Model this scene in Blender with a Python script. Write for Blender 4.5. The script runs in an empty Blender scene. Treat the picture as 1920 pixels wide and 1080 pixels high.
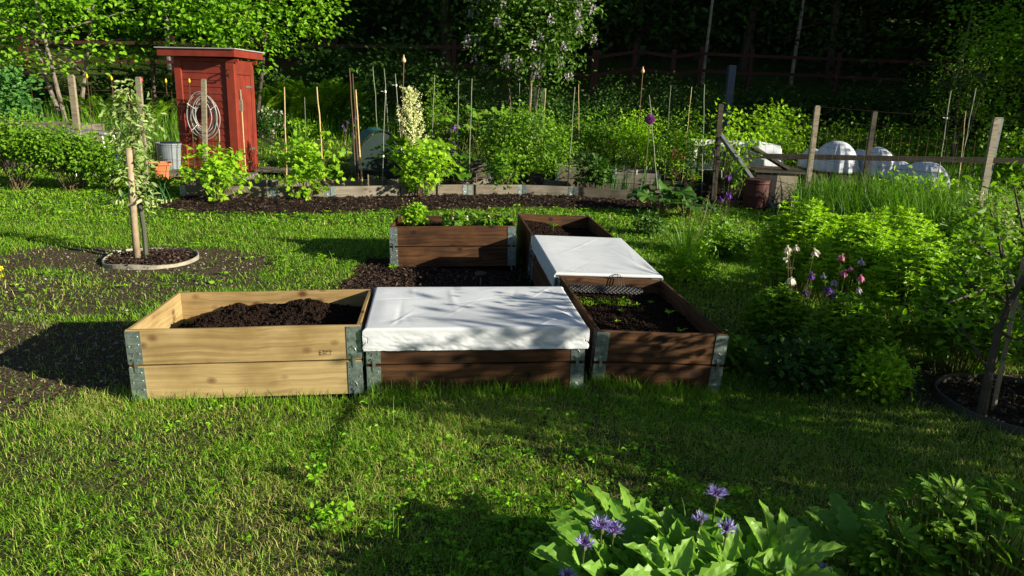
import bpy, math, random
import numpy as np
from mathutils import Matrix, Vector

# ------------------------------------------------------------------ camera, sky, sun, exposure
CF, CP, CR, CH = 1329.53, .267775, .0431488, 1.66382      # focal length (px of 1920), pitch, roll, height
SC = bpy.context.scene
COL = SC.collection
_F = np.array([0, math.cos(CP), -math.sin(CP)])
_r = np.array([1., 0, 0]); _u = np.cross(_r, _F)
_R = _r*math.cos(CR) + _u*math.sin(CR); _U = -_r*math.sin(CR) + _u*math.cos(CR)
cam_d = bpy.data.cameras.new('camera'); cam = bpy.data.objects.new('camera', cam_d); COL.objects.link(cam)
cam.matrix_world = Matrix(((_R[0], _U[0], -_F[0], 0), (_R[1], _U[1], -_F[1], 0), (_R[2], _U[2], -_F[2], CH), (0, 0, 0, 1)))
cam_d.sensor_width = 36; cam_d.lens = CF/1920*36; cam_d.clip_start = .05; cam_d.clip_end = 400
SC.camera = cam

SUN_AZ = math.atan2(-.36, .93)       # direction TO the sun, from +x anticlockwise
SUN_EL = math.radians(18.5)
w = bpy.data.worlds.new("World"); SC.world = w; w.use_nodes = True
nt = w.node_tree; bg = nt.nodes['Background']
sky = nt.nodes.new('ShaderNodeTexSky'); sky.sky_type = 'NISHITA'; sky.sun_disc = False
sky.sun_elevation = SUN_EL; sky.sun_rotation = math.pi/2 - SUN_AZ
sky.air_density = 1.0; sky.dust_density = .6
nt.links.new(sky.outputs[0], bg.inputs['Color']); bg.inputs['Strength'].default_value = .05
sd = bpy.data.lights.new('sun', 'SUN'); sd.energy = 5; sd.angle = math.radians(.53); sd.color = (1, .90, .70)
so = bpy.data.objects.new('sun', sd); COL.objects.link(so)
_sv = Vector((math.cos(SUN_AZ)*math.cos(SUN_EL), math.sin(SUN_AZ)*math.cos(SUN_EL), math.sin(SUN_EL)))
so.rotation_euler = _sv.to_track_quat('Z', 'Y').to_euler()
SC.view_settings.view_transform = 'Standard'; SC.view_settings.look = 'None'
SC.view_settings.exposure = 1.2; SC.view_settings.gamma = 1
SC.render.engine = 'CYCLES'
SC.cycles.max_bounces = 6; SC.cycles.diffuse_bounces = 2; SC.cycles.glossy_bounces = 2
SC.cycles.transmission_bounces = 3; SC.cycles.transparent_max_bounces = 6

rng = np.random.default_rng(7); random.seed(7)

# ------------------------------------------------------------------ helpers
def _hash(ix, iy, seed):
    h = (ix.astype(np.int64)*374761393 + iy.astype(np.int64)*668265263 + seed*974634777) & 0xffffffff
    h = ((h ^ (h >> 13))*1274126177) & 0xffffffff
    return ((h ^ (h >> 16)) & 0xffff)/65535.
def vnoise(x, y, seed=0):
    x = np.asarray(x, float); y = np.asarray(y, float)
    ix = np.floor(x); iy = np.floor(y); fx = x-ix; fy = y-iy
    fx = fx*fx*(3-2*fx); fy = fy*fy*(3-2*fy)
    a = _hash(ix, iy, seed); b = _hash(ix+1, iy, seed); c = _hash(ix, iy+1, seed); d = _hash(ix+1, iy+1, seed)
    return (a*(1-fx)+b*fx)*(1-fy)+(c*(1-fx)+d*fx)*fy
def fbm(x, y, f=1., o=4, seed=0):
    s = 0; a = 1; t = 0
    for k in range(o):
        s = s + a*vnoise(np.asarray(x)*f, np.asarray(y)*f, seed+k*17); t += a; a *= .5; f *= 2.03
    return s/t
def sstep(a, b, x):
    t = np.clip((np.asarray(x, float)-a)/(b-a), 0, 1); return t*t*(3-2*t)

def terrain(x, y):
    x = np.asarray(x, float); y = np.asarray(y, float)
    h = .03*(fbm(x, y, .9, 3, 3)-.5) + .02*(fbm(x, y, 5, 2, 9)-.5)
    tgt = np.interp(x, [-2.4, -2.0, -.82, -.74, .45, .55, 1.3, 1.8], [-.005, -.005, .0, .040, .050, .040, -.050, -.04])+.008*(fbm(x, y, 5, 2, 9)-.5)
    wt = sstep(-3.0, -2.2, x)*(1-sstep(1.5, 2.2, x))*sstep(2.5, 3.1, y)*(1-sstep(4.3, 4.9, y)); h = h*(1-wt)+tgt*wt
    d = np.maximum(y-14.5, 0)
    hill = np.where(d < 8, .02*d*d, 1.28+.32*(d-8)); hill = np.where(d > 45, 1.28+.32*37, hill)
    return h + hill
def ray(u, v): return _F + _R*(u-960)/CF - _U*(v-540)/CF
def gp(u, v):
    """the point of the terrain seen at photo pixel (u, v)"""
    d = ray(u, v); t = 1.
    for i in range(4000):
        p = d*t
        if p[2]+CH < float(terrain(p[0], p[1])): break
        t += .02 if t < 15 else .05
    return np.array([p[0], p[1], float(terrain(p[0], p[1]))])
def at(u, v, Y):
    d = ray(u, v); return np.array([0, 0, CH]) + d*Y/d[1]
def nrm(a): return a/np.maximum(np.linalg.norm(a, axis=-1, keepdims=True), 1e-9)

LEAF = {
 'diamond': ([(0,0,0),(.45,-.5,.10),(1,0,-.08),(.45,.5,.10)], [(0,1,2),(0,2,3)]),
 'oval': ([(0,0,0),(.22,-.36,.06),(.6,-.42,.08),(1,0,-.12),(.6,.42,.08),(.22,.36,.06)], [(0,1,2,3),(0,3,4,5)]),
 'lance': ([(0,0,0),(.3,-.5,.04),(1,0,-.18),(.3,.5,.04)], [(0,1,2),(0,2,3)]),
 'lobed': ([(0,0,0),(.05,-.35,.02),(.28,-.52,.08),(.42,-.28,.05),(.75,-.42,.06),(.72,-.16,.04),(1,0,-.1),(.72,.16,.04),(.75,.42,.06),(.42,.28,.05),(.28,.52,.08),(.05,.35,.02)],
           [(0,1,2,3),(0,3,4,5),(0,5,6,7),(0,7,8,9),(0,9,10,11)]),
 'cut': ([(0,0,0),(.35,-.45,.1),(.3,-.2,.04),(.75,-.5,.05),(.55,-.12,.03),(1,0,-.15),(.55,.12,.03),(.75,.5,.05),(.3,.2,.04),(.35,.45,.1)],
         [(0,1,2),(0,2,3,4),(0,4,5,6),(0,6,7,8),(0,8,9)]),
}
class Geo:
    def __init__(s): s.V = []; s.F = []; s.R = []; s.n = 0
    def add(s, V, F, R=None):
        V = np.asarray(V, float).reshape(-1, 3)
        for f in (F if isinstance(F, list) else [F]): s.F.append(np.asarray(f, int)+s.n)
        s.V.append(V); s.R.append(np.zeros(len(V)) if R is None else np.asarray(R, float)*np.ones(len(V))); s.n += len(V)
    def box(s, a, b, M=None, R=None, taper=0):
        (x0, y0, z0), (x1, y1, z1) = a, b
        V = np.array([(x0,y0,z0),(x1,y0,z0),(x1,y1,z0),(x0,y1,z0),(x0,y0,z1),(x1,y0,z1),(x1,y1,z1),(x0,y1,z1)], float)
        if M is not None: V = V@np.array(M.to_3x3()).T + np.array(M.translation)
        s.add(V, np.array([(0,3,2,1),(4,5,6,7),(0,1,5,4),(1,2,6,5),(2,3,7,6),(3,0,4,7)]), R)
    def bar(s, p, q, w, h, up=(0, 0, 1), R=None):
        """rectangular bar from p to q"""
        p = np.array(p, float); q = np.array(q, float); d = nrm(q-p); up = np.array(up, float)
        a = np.cross(d, up)
        if np.linalg.norm(a) < .05: a = np.cross(d, (1., 0, 0))
        a = nrm(a); b = np.cross(a, d)
        V = [c + a*i*w/2 + b*j*h/2 for c in (p, q) for i, j in ((-1,-1),(1,-1),(1,1),(-1,1))]
        s.add(V, np.array([(3,2,1,0),(4,5,6,7),(0,1,5,4),(1,2,6,5),(2,3,7,6),(3,0,4,7)]), R)
    def tube(s, P, r, n=6, R=None, cap=True):
        P = np.asarray(P, float); k = len(P); r = np.ones(k)*r
        T = nrm(np.gradient(P, axis=0)); a = np.cross(T, (.13, .31, .94)); a = nrm(a); b = np.cross(T, a)
        th = np.arange(n)*2*math.pi/n
        V = P[:, None]+r[:, None, None]*(a[:, None]*np.cos(th)[None, :, None]+b[:, None]*np.sin(th)[None, :, None])
        i = np.arange(k-1)[:, None]*n; j = np.arange(n)[None]; j2 = (j+1) % n
        F = np.stack([i+j, i+j2, i+n+j2, i+n+j], -1).reshape(-1, 4)
        s.add(V, F, R)
        if cap:
            s.F.append(np.array([np.arange(n)[::-1]])+s.n-k*n); s.F.append(np.array([np.arange(n)])+s.n-n)
    def lathe(s, prof, n=24, c=(0, 0, 0), R=None, sq=1.):
        prof = np.array(prof, float); th = np.arange(n)*2*math.pi/n; k = len(prof)
        V = np.stack([prof[:, :1]*np.cos(th), prof[:, :1]*np.sin(th)*sq, prof[:, 1:]*np.ones(n)], -1)+np.array(c)
        i = np.arange(k-1)[:, None]*n; j = np.arange(n)[None]; j2 = (j+1) % n
        s.add(V, np.stack([i+j, i+j2, i+n+j2, i+n+j], -1).reshape(-1, 4), R)
    def grid(s, P, R=None):
        ny, nx = P.shape[:2]; i = np.arange(ny-1)[:, None]*nx; j = np.arange(nx-1)[None]
        s.add(P.reshape(-1, 3), np.stack([i+j, i+j+1, i+nx+j+1, i+nx+j], -1).reshape(-1, 4), None if R is None else np.ravel(R))
    def leaves(s, C, D, N, L, W, kind='diamond', R=None):
        C = np.asarray(C, float); m = len(C)
        if m == 0: return
        D = nrm(np.asarray(D, float)); S = nrm(np.cross(np.asarray(N, float), D)); N2 = np.cross(D, S)
        T, F = LEAF[kind]; T = np.array(T, float); k = len(T)
        L = (np.ones(m)*L)[:, None, None]; W = (np.ones(m)*W)[:, None, None]
        V = C[:, None]+T[None, :, 0:1]*L*D[:, None]+T[None, :, 1:2]*W*S[:, None]+T[None, :, 2:3]*L*N2[:, None]
        if R is None: R = rng.random(m)
        off = np.arange(m)[:, None]*k; by = {}
        for f in F: by.setdefault(len(f), []).append(f)
        s.add(V.reshape(-1, 3), [(off[:, :, None]+np.array(fs)[None]).reshape(-1, q) for q, fs in by.items()], np.repeat(R, k))
    def strips(s, P, W, S, R):
        """blades: P (m,k,3) centre lines, W (m,k) widths, S (m,3) side vectors"""
        m, k = P.shape[:2]
        A = P - S[:, None]*W[..., None]/2; B = P + S[:, None]*W[..., None]/2
        V = np.stack([A, B], 2).reshape(m, 2*k, 3); off = np.arange(m)[:, None]*2*k
        F = [off+np.array([[2*i, 2*i+1, 2*i+3, 2*i+2]]) for i in range(k-1)]
        s.add(V.reshape(-1, 3), np.concatenate(F), np.repeat(R, 2*k))
    def ball(s, c, r, n=8, R=None):
        c = np.array(c, float); r = np.ones(3)*r
        ph = np.linspace(0, math.pi, n//2+2)[1:-1]
        th = np.arange(n)*2*math.pi/n
        V = [np.stack([np.sin(p)*np.cos(th), np.sin(p)*np.sin(th), np.cos(p)*np.ones(n)], -1) for p in ph]
        V = np.concatenate(V+[np.array([[0, 0, 1.], [0, 0, -1.]])])*r+c; k = len(ph)
        i = np.arange(k-1)[:, None]*n; j = np.arange(n)[None]; j2 = (j+1) % n
        F = np.stack([i+j, i+n+j, i+n+j2, i+j2], -1).reshape(-1, 4); q = np.arange(n)
        s.add(V, [F, np.stack([q, (q+1) % n, 0*q+k*n], -1), np.stack([(k-1)*n+(q+1) % n, (k-1)*n+q, 0*q+k*n+1], -1)], R)
    def obj(s, name, mat, parent=None, loc=None, rot=None, smooth=False, bevel=0):
        V = np.concatenate(s.V); me = bpy.data.meshes.new(name)
        me.vertices.add(len(V)); me.vertices.foreach_set('co', V.ravel().astype(np.float32))
        lt = np.concatenate([np.full(len(f), f.shape[1]) for f in s.F]); ix = np.concatenate([f.ravel() for f in s.F])
        me.loops.add(len(ix)); me.loops.foreach_set('vertex_index', ix.astype(np.int32))
        me.polygons.add(len(lt)); me.polygons.foreach_set('loop_start', np.concatenate([[0], np.cumsum(lt)[:-1]]).astype(np.int32))
        me.update(calc_edges=True)
        at_ = me.attributes.new('rnd', 'FLOAT', 'POINT'); at_.data.foreach_set('value', np.concatenate(s.R).astype(np.float32))
        me.polygons.foreach_set('use_smooth', np.full(len(lt), bool(smooth)))
        me.materials.append(mat)
        o = bpy.data.objects.new(name, me); COL.objects.link(o)
        if parent is not None: o.parent = parent
        if loc is not None: o.location = [float(c) for c in loc]
        if rot is not None: o.rotation_euler = rot
        if bevel:
            b = o.modifiers.new('b', 'BEVEL'); b.width = bevel; b.segments = 2; b.limit_method = 'ANGLE'
        return o
def tag(o, label=None, cat=None, group=None, kind=None):
    if label: o['label'] = label
    if cat: o['category'] = cat
    if group: o['group'] = group
    if kind: o['kind'] = kind
    return o
def thing(name, label, cat, loc, rz=0, group=None):
    o = bpy.data.objects.new(name, None); COL.objects.link(o); o.empty_display_size = .1
    o.location = [float(c) for c in loc]; o.rotation_euler = (0, 0, rz)
    return tag(o, label, cat, group)
def copy_tree(o, parent=None):
    c = o.copy(); COL.objects.link(c); c.parent = parent
    for ch in list(o.children):
        copy_tree(ch, c)
    return c

# ------------------------------------------------------------------ materials
def newmat(name):
    m = bpy.data.materials.new(name); m.use_nodes = True; t = m.node_tree
    return m, t, t.nodes['Principled BSDF'], t.nodes['Material Output']
def N(t, kind, **kw):
    n = t.nodes.new('ShaderNode'+kind)
    for k, v in kw.items():
        if k in n.inputs: n.inputs[k].default_value = v
        else: setattr(n, k, v)
    return n
def ramp(t, src, stops):
    r = t.nodes.new('ShaderNodeValToRGB'); e = r.color_ramp.elements
    while len(e) < len(stops): e.new(.5)
    for i, (p, c) in enumerate(stops): e[i].position = p; e[i].color = (*c, 1)
    t.links.new(src, r.inputs[0]); return r.outputs[0]
def leafmat(name, c1, c2, c3=None, trans=.35, rough=.5, spec=.3):
    m, t, b, out = newmat(name)
    a = N(t, 'Attribute', attribute_name='rnd')
    col = ramp(t, a.outputs['Fac'], [(0, c1), (.75, c2), (1, c3 or c2)])
    t.links.new(col, b.inputs['Base Color']); b.inputs['Roughness'].default_value = rough
    b.inputs['Specular IOR Level'].default_value = spec
    tr = N(t, 'BsdfTranslucent'); mul = N(t, 'MixRGB', blend_type='MULTIPLY'); mul.inputs[0].default_value = 1
    mul.inputs[2].default_value = (1.15, 1.25, .5, 1)
    t.links.new(col, mul.inputs[1]); t.links.new(mul.outputs[0], tr.inputs[0])
    mx = N(t, 'MixShader'); mx.inputs[0].default_value = trans
    t.links.new(b.outputs[0], mx.inputs[1]); t.links.new(tr.outputs[0], mx.inputs[2]); t.links.new(mx.outputs[0], out.inputs[0])
    return m
def plain(name, col, rough=.6, metal=0, var=.15, scale=8, bump=0, spec=.4):
    m, t, b, out = newmat(name)
    tc = N(t, 'TexCoord'); nz = N(t, 'TexNoise', Scale=scale, Detail=5)
    t.links.new(tc.outputs['Object'], nz.inputs['Vector'])
    c = np.array(col); t.links.new(ramp(t, nz.outputs['Fac'], [(.3, tuple(c*(1-var))), (.7, tuple(np.minimum(c*(1+var), 1)))]), b.inputs['Base Color'])
    b.inputs['Roughness'].default_value = rough; b.inputs['Metallic'].default_value = metal; b.inputs['Specular IOR Level'].default_value = spec
    if bump:
        bp = N(t, 'Bump', Strength=bump, Distance=.01); t.links.new(nz.outputs['Fac'], bp.inputs['Height']); t.links.new(bp.outputs[0], b.inputs['Normal'])
    return m
def woodmat(name, light, dark, knot, grain=1., rough=.7, stain=None, wander=3.):
    """timber with the grain along local x"""
    m, t, b, out = newmat(name)
    tc = N(t, 'TexCoord'); oi = N(t, 'ObjectInfo')
    ad = N(t, 'VectorMath', operation='ADD'); sc = N(t, 'VectorMath', operation='SCALE'); sc.inputs['Scale'].default_value = 37.
    cx = N(t, 'CombineXYZ')
    for i in range(3): t.links.new(oi.outputs['Random'], cx.inputs[i])
    t.links.new(cx.outputs[0], sc.inputs[0]); t.links.new(tc.outputs['Object'], ad.inputs[0]); t.links.new(sc.outputs[0], ad.inputs[1])
    # slow wander so that rings bend
    wn = N(t, 'TexNoise', Scale=2.2, Detail=2); t.links.new(ad.outputs[0], wn.inputs['Vector'])
    mp = N(t, 'Mapping'); mp.inputs['Scale'].default_value = (.9, 42, 42); t.links.new(ad.outputs[0], mp.inputs['Vector'])
    a2 = N(t, 'VectorMath', operation='MULTIPLY_ADD'); a2.inputs[1].default_value = (0, wander, wander)
    t.links.new(wn.outputs['Color'], a2.inputs[0]); t.links.new(mp.outputs[0], a2.inputs[2])
    g = N(t, 'TexNoise', Scale=1., Detail=6, Roughness=.65); t.links.new(a2.outputs[0], g.inputs['Vector'])
    col = ramp(t, g.outputs['Fac'], [(.32, dark), (.62, light)])
    # broad tone patches
    bn = N(t, 'TexNoise', Scale=3.5, Detail=4); t.links.new(ad.outputs[0], bn.inputs['Vector'])
    mt = N(t, 'MixRGB', blend_type='MULTIPLY'); mt.inputs[0].default_value = .8
    t.links.new(col, mt.inputs[1]); t.links.new(ramp(t, bn.outputs['Fac'], [(.3, stain or (.6, .55, .5)), (.6, (1, 1, 1))]), mt.inputs[2])
    # knots
    km = N(t, 'Mapping'); km.inputs['Scale'].default_value = (6., 8.5, 8.5); t.links.new(ad.outputs[0], km.inputs['Vector'])
    vo = N(t, 'TexVoronoi', Scale=1.); t.links.new(km.outputs[0], vo.inputs['Vector'])
    kf = ramp(t, vo.outputs['Distance'], [(.08, (1, 1, 1)), (.24, (0, 0, 0))])
    mk = N(t, 'MixRGB'); t.links.new(kf, mk.inputs[0]); t.links.new(mt.outputs[0], mk.inputs[1]); mk.inputs[2].default_value = (*knot, 1)
    bt = N(t, 'MixRGB', blend_type='MULTIPLY'); bt.inputs[0].default_value = 1; t.links.new(mk.outputs[0], bt.inputs[1]); t.links.new(ramp(t, oi.outputs['Random'], [(0, (.80, .74, .68)), (1, (1.0, 1.0, 1.0))]), bt.inputs[2])
    t.links.new(bt.outputs[0], b.inputs['Base Color']); b.inputs['Roughness'].default_value = rough; b.inputs['Specular IOR Level'].default_value = .25
    bp = N(t, 'Bump', Strength=.35, Distance=.004); t.links.new(g.outputs['Fac'], bp.inputs['Height']); t.links.new(bp.outputs[0], b.inputs['Normal'])
    return m
def soilmat(name, c1, c2, c3, scale=35):
    m, t, b, out = newmat(name)
    tc = N(t, 'TexCoord'); nz = N(t, 'TexNoise', Scale=scale, Detail=8, Roughness=.7); t.links.new(tc.outputs['Object'], nz.inputs['Vector'])
    vo = N(t, 'TexVoronoi', Scale=scale*2.2); t.links.new(tc.outputs['Object'], vo.inputs['Vector'])
    col = ramp(t, nz.outputs['Fac'], [(.35, c1), (.6, c2), (.78, c3)])
    t.links.new(col, b.inputs['Base Color']); b.inputs['Roughness'].default_value = .95; b.inputs['Specular IOR Level'].default_value = .1
    bp = N(t, 'Bump', Strength=.8, Distance=.02); mm = N(t, 'Math', operation='ADD')
    t.links.new(nz.outputs['Fac'], mm.inputs[0]); t.links.new(vo.outputs['Distance'], mm.inputs[1])
    t.links.new(mm.outputs[0], bp.inputs['Height']); t.links.new(bp.outputs[0], b.inputs['Normal'])
    return m
M = {}
M['grass'] = leafmat('grass', (.065, .20, .009), (.25, .45, .018), (.46, .39, .15), trans=.35, rough=.55)
M['weed'] = leafmat('weed', (.07, .22, .010), (.22, .46, .015), trans=.4)
M['yellow_green'] = leafmat('yellow_green', (.11, .27, .010), (.32, .54, .020), trans=.45)
M['mid_green'] = leafmat('mid_green', (.045, .15, .009), (.16, .31, .014), trans=.4)
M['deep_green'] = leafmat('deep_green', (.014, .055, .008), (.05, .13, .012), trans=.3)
M['blue_green'] = leafmat('blue_green', (.03, .12, .03), (.08, .22, .035), trans=.3)
M['pale_leaf'] = leafmat('pale_leaf', (.10, .20, .03), (.36, .45, .18), trans=.35)
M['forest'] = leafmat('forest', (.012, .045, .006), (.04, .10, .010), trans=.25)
M['hazel'] = leafmat('hazel', (.07, .21, .009), (.21, .43, .014), trans=.45)
M['fern'] = leafmat('fern', (.07, .20, .010), (.20, .36, .015), trans=.45)
M['conifer'] = leafmat('conifer', (.01, .04, .006), (.03, .08, .01), trans=.1)
M['bark'] = plain('bark', (.055, .043, .032), .9, scale=14, var=.4, bump=.8)
M['pale_bark'] = plain('pale_bark', (.15, .13, .10), .85, scale=10, var=.5, bump=.5)
M['stem'] = leafmat('stem', (.08, .10, .02), (.16, .20, .04), trans=.1)
M['brown_stem'] = plain('brown_stem', (.10, .075, .04), .85, scale=20, var=.3)
M['pine'] = woodmat('pine', (.40, .30, .145), (.235, .165, .072), (.10, .04, .015), stain=(.58, .54, .42), wander=2.5)
M['dark_wood'] = woodmat('dark_wood', (.115, .052, .019), (.020, .010, .006), (.012, .007, .004), stain=(.28, .25, .23), wander=3)
M['grey_wood'] = woodmat('grey_wood', (.22, .20, .165), (.11, .10, .08), (.08, .06, .04), stain=(.5, .5, .45))
M['post_wood'] = woodmat('post_wood', (.30, .27, .21), (.17, .15, .115), (.14, .10, .07), stain=(.7, .7, .65))
M['zinc'] = plain('zinc', (.25, .31, .30), .36, .7, .4, 30)
M['soil'] = soilmat('soil', (.006, .004, .003), (.022, .012, .008), (.06, .03, .018))
M['mulch'] = leafmat('mulch', (.008, .005, .004), (.040, .022, .015), (.13, .085, .06), trans=0, rough=.9)
M['red_paint'] = plain('red_paint', (.155, .021, .011), .6, scale=5, var=.22, bump=.2)
M['fence_red_shaded'] = plain('fence_red_shaded', (.040, .009, .007), .8, scale=5, var=.25)  # fence red darkened: the shade of the wood is in the colour
M['fleece'] = None
M['black'] = plain('black', (.012, .012, .013), .5)
M['grey_plastic'] = plain('grey_plastic', (.16, .17, .15), .6)
M['roof_metal'] = plain('roof_metal', (.35, .36, .38), .5, .3)
M['steel'] = plain('steel', (.5, .5, .5), .3, .9)
M['terracotta'] = plain('terracotta', (.42, .14, .055), .7)
M['white_paint'] = plain('white_paint', (.75, .74, .7), .6, var=.06)
M['teal'] = plain('teal', (.02, .13, .12), .6, scale=3, var=.3)
M['dark_teal'] = plain('dark_teal', (.006, .020, .018), .5)
M['barrel_red_shaded'] = plain('barrel_red_shaded', (.055, .010, .008), .7)  # red darkened so that the sunlit barrel looks shaded
M['brace'] = plain('brace', (.15, .17, .18), .8, scale=12, var=.2)
M['blue_grey'] = plain('blue_grey', (.055, .075, .12), .7)
M['rust'] = plain('rust', (.09, .05, .03), .8, .2)
M['cane'] = plain('cane', (.40, .29, .13), .6, scale=20, var=.25)
M['green_cane'] = plain('green_cane', (.16, .19, .13), .6, scale=20)
M['hose'] = plain('hose', (.24, .235, .22), .45)
def fleecemat(name, c=(.64, .68, .74), tr=.22):
    m, t, b, out = newmat(name)
    tc = N(t, 'TexCoord'); nz = N(t, 'TexNoise', Scale=9, Detail=5); t.links.new(tc.outputs['Object'], nz.inputs['Vector'])
    c = np.array(c); t.links.new(ramp(t, nz.outputs['Fac'], [(.3, tuple(c*.93)), (.6, tuple(c))]), b.inputs['Base Color'])
    b.inputs['Roughness'].default_value = .9; b.inputs['Specular IOR Level'].default_value = .15
    n2 = N(t, 'TexNoise', Scale=45, Detail=4); t.links.new(tc.outputs['Object'], n2.inputs['Vector'])
    bp = N(t, 'Bump', Strength=.15, Distance=.004); t.links.new(n2.outputs['Fac'], bp.inputs['Height']); t.links.new(bp.outputs[0], b.inputs['Normal'])
    trn = N(t, 'BsdfTranslucent'); trn.inputs[0].default_value = (*c, 1); mx = N(t, 'MixShader'); mx.inputs[0].default_value = tr
    t.links.new(b.outputs[0], mx.inputs[1]); t.links.new(trn.outputs[0], mx.inputs[2]); t.links.new(mx.outputs[0], out.inputs[0])
    return m
M['fleece'] = fleecemat('fleece'); M['tunnel_fleece'] = fleecemat('tunnel_fleece', (.60, .65, .74), .3)
def petal(name, c1, c2, tr=.25): return leafmat(name, c1, c2, trans=tr, rough=.6)
M['p_white'] = petal('p_white', (.65, .55, .55), (.8, .75, .74)); M['p_pink'] = petal('p_pink', (.45, .12, .28), (.62, .25, .42))
M['p_purple'] = petal('p_purple', (.10, .03, .25), (.22, .08, .42)); M['p_blue'] = petal('p_blue', (.22, .18, .62), (.45, .38, .85))
M['p_lilac'] = petal('p_lilac', (.35, .30, .50), (.62, .55, .72)); M['p_cream'] = petal('p_cream', (.50, .55, .25), (.75, .76, .45))
M['p_yellow'] = petal('p_yellow', (.75, .6, .01), (.85, .75, .02)); M['p_red'] = petal('p_red', (.5, .05, .08), (.65, .12, .16))
M['p_rose'] = petal('p_rose', (.50, .08, .14), (.65, .18, .25)); M['p_violet'] = petal('p_violet', (.10, .03, .30), (.24, .09, .50)); M['allium'] = petal('allium', (.18, .04, .26), (.34, .10, .42))
M['front_leaf'] = leafmat('front_leaf', (.09, .24, .02), (.20, .38, .05), trans=.4, rough=.45)
M['birch'] = plain('birch', (.22, .20, .17), .8, scale=9, var=.6); M['guard'] = plain('guard', (.05, .055, .04), .6); M['tie'] = plain('tie', (.45, .42, .30), .8)
M['bud'] = plain('bud', (.50, .32, .18), .7); M['pale_stem'] = plain('pale_stem', (.30, .36, .16), .7)
M['red_bright'] = plain('red_bright', (.185, .026, .012), .6, scale=5, var=.15); M['crate_blue'] = plain('crate_blue', (.03, .045, .13), .5)
M['lilac_leaf'] = leafmat('lilac_leaf', (.02, .075, .008), (.08, .18, .012), (.16, .32, .02), trans=.3)
M['stake_wood'] = plain('stake_wood', (.27, .21, .14), .75, scale=14, var=.25, bump=.3)
M['post_dark'] = woodmat('post_dark', (.075, .068, .055), (.035, .03, .025), (.03, .03, .02))
# ------------------------------------------------------------------ ground, soil, grass
EDGE = np.array([(-5.6, 10.0), (-4.82, 10.24), (-3.57, 10.45), (-2.8, 10.74), (-1.84, 11.2), (-.78, 11.65), (.12, 11.95), (.97, 12.0), (2.16, 11.8), (3.3, 11.7)])
STRIP = np.array([(-5.0, 9.1), (-4.29, 9.08), (-3.61, 9.01), (-2.6, 9.35), (-1.62, 9.89), (-.05, 10.51), (1.09, 10.82), (1.92, 10.89), (2.8, 11.0)])
# the planter boxes: name, front-left corner x, y, yaw, base z, tilts, width, depth, level the soil stands at
BOXES = {'A': (-1.985, 3.456, .118, .009, .030, -.027, 1.2, .8), 'B': (-.767, 3.603, .120, .020, .015, .008, 1.2, .8),
         'C': (.492, 3.903, .138, -.037, -.036, .018, .8, 1.2), 'D': (.318, 5.132, .122, -.001, -.016, .036, .8, 1.2),
         'E': (.159, 6.490, .114, .001, -.011, .002, .8, 1.2), 'F': (-1.173, 6.611, .073, .008, .036, -.045, 1.2, .8)}
def inbox(x, y, m=0.):
    r = np.zeros(np.shape(x), bool)
    for bx, by, a, z, tx, ty, w_, d_ in BOXES.values():
        u = (x-bx)*math.cos(a)+(y-by)*math.sin(a); v = -(x-bx)*math.sin(a)+(y-by)*math.cos(a)
        r |= (u > -m) & (u < w_+m) & (v > -m) & (v < d_+m)
    return r
def strip_mask(x, y):
    y1 = np.interp(x, EDGE[:, 0], EDGE[:, 1]); y0 = np.interp(x, STRIP[:, 0], STRIP[:, 1])+.25*(fbm(x, y, 2.2, 3, 41)-.5)
    return sstep(-.06, .06, y-y0)*(1-sstep(.02, .05, y-y1))*sstep(-5.1, -4.6, x)*(1-sstep(2.9, 3.3, x))
def bed_mask(x, y):      # the vegetable plot behind the edging
    y1 = np.interp(x, EDGE[:, 0], EDGE[:, 1])
    near = (1-sstep(12.6, 13.2, y-.12*(x+3)))*sstep(-3.4, -3.0, x+.0*y)
    near = np.maximum(near, sstep(-2.6, -2.2, x)*(1-sstep(16.2, 16.8, y)))
    return sstep(0, .05, y-y1)*near*(1-sstep(4.2, 4.8, x))
def mulch_mask(x, y):
    n = .22*(fbm(x, y, 3, 3, 77)-.5)
    return sstep(-1.52, -1.44, x+n)*(1-sstep(.5, .6, x))*sstep(4.2, 4.3, y+n)*(1-sstep(6.9, 7.0, y))
def ring_r(x, y, cx, cy): return np.hypot(x-cx, y-cy)
def dirt_mask(x, y):
    n = fbm(x, y, 2.0, 4, 21)
    d = 1-sstep(.75, 1.15, np.hypot((x+3.55)/1.25, (y-6.45)/.62)+.9*(n-.5))           # round the sapling
    d = np.maximum(d, (1-sstep(.75, 1.1, np.hypot((x+2.75)/.95, (y-4.0)/.95)+.9*(n-.5))))    # left of the pine box
    d = np.maximum(d, .88*(1-sstep(.5, 1.2, np.hypot((x+3.6)/1.5, (y-5.3)/1.1)+2.2*(n-.5))))
    d = np.maximum(d, .55*(1-sstep(.3, .8, np.hypot((x+1.9)/.9, (y-2.9)/.5)+2.0*(n-.5))))
    d = np.maximum(d, 1-sstep(.55, .8, np.hypot(x-3.0, (y-4.0))+.5*(n-.5)))            # under the right-hand tree
    d = np.maximum(d, .6*(1-sstep(.34, .46, n))*(1-sstep(4.5, 6, y)))                  # bare spots in the lawn
    d = np.maximum(d, .8*(1-sstep(.2, .6, np.hypot((x+4.9)/.5, (y-10.0)/.5))))
    return d
def strawy(x, y): return sstep(.44, .62, fbm(x, y, 1.3, 3, 61))*(1-sstep(5, 7, y))

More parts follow.
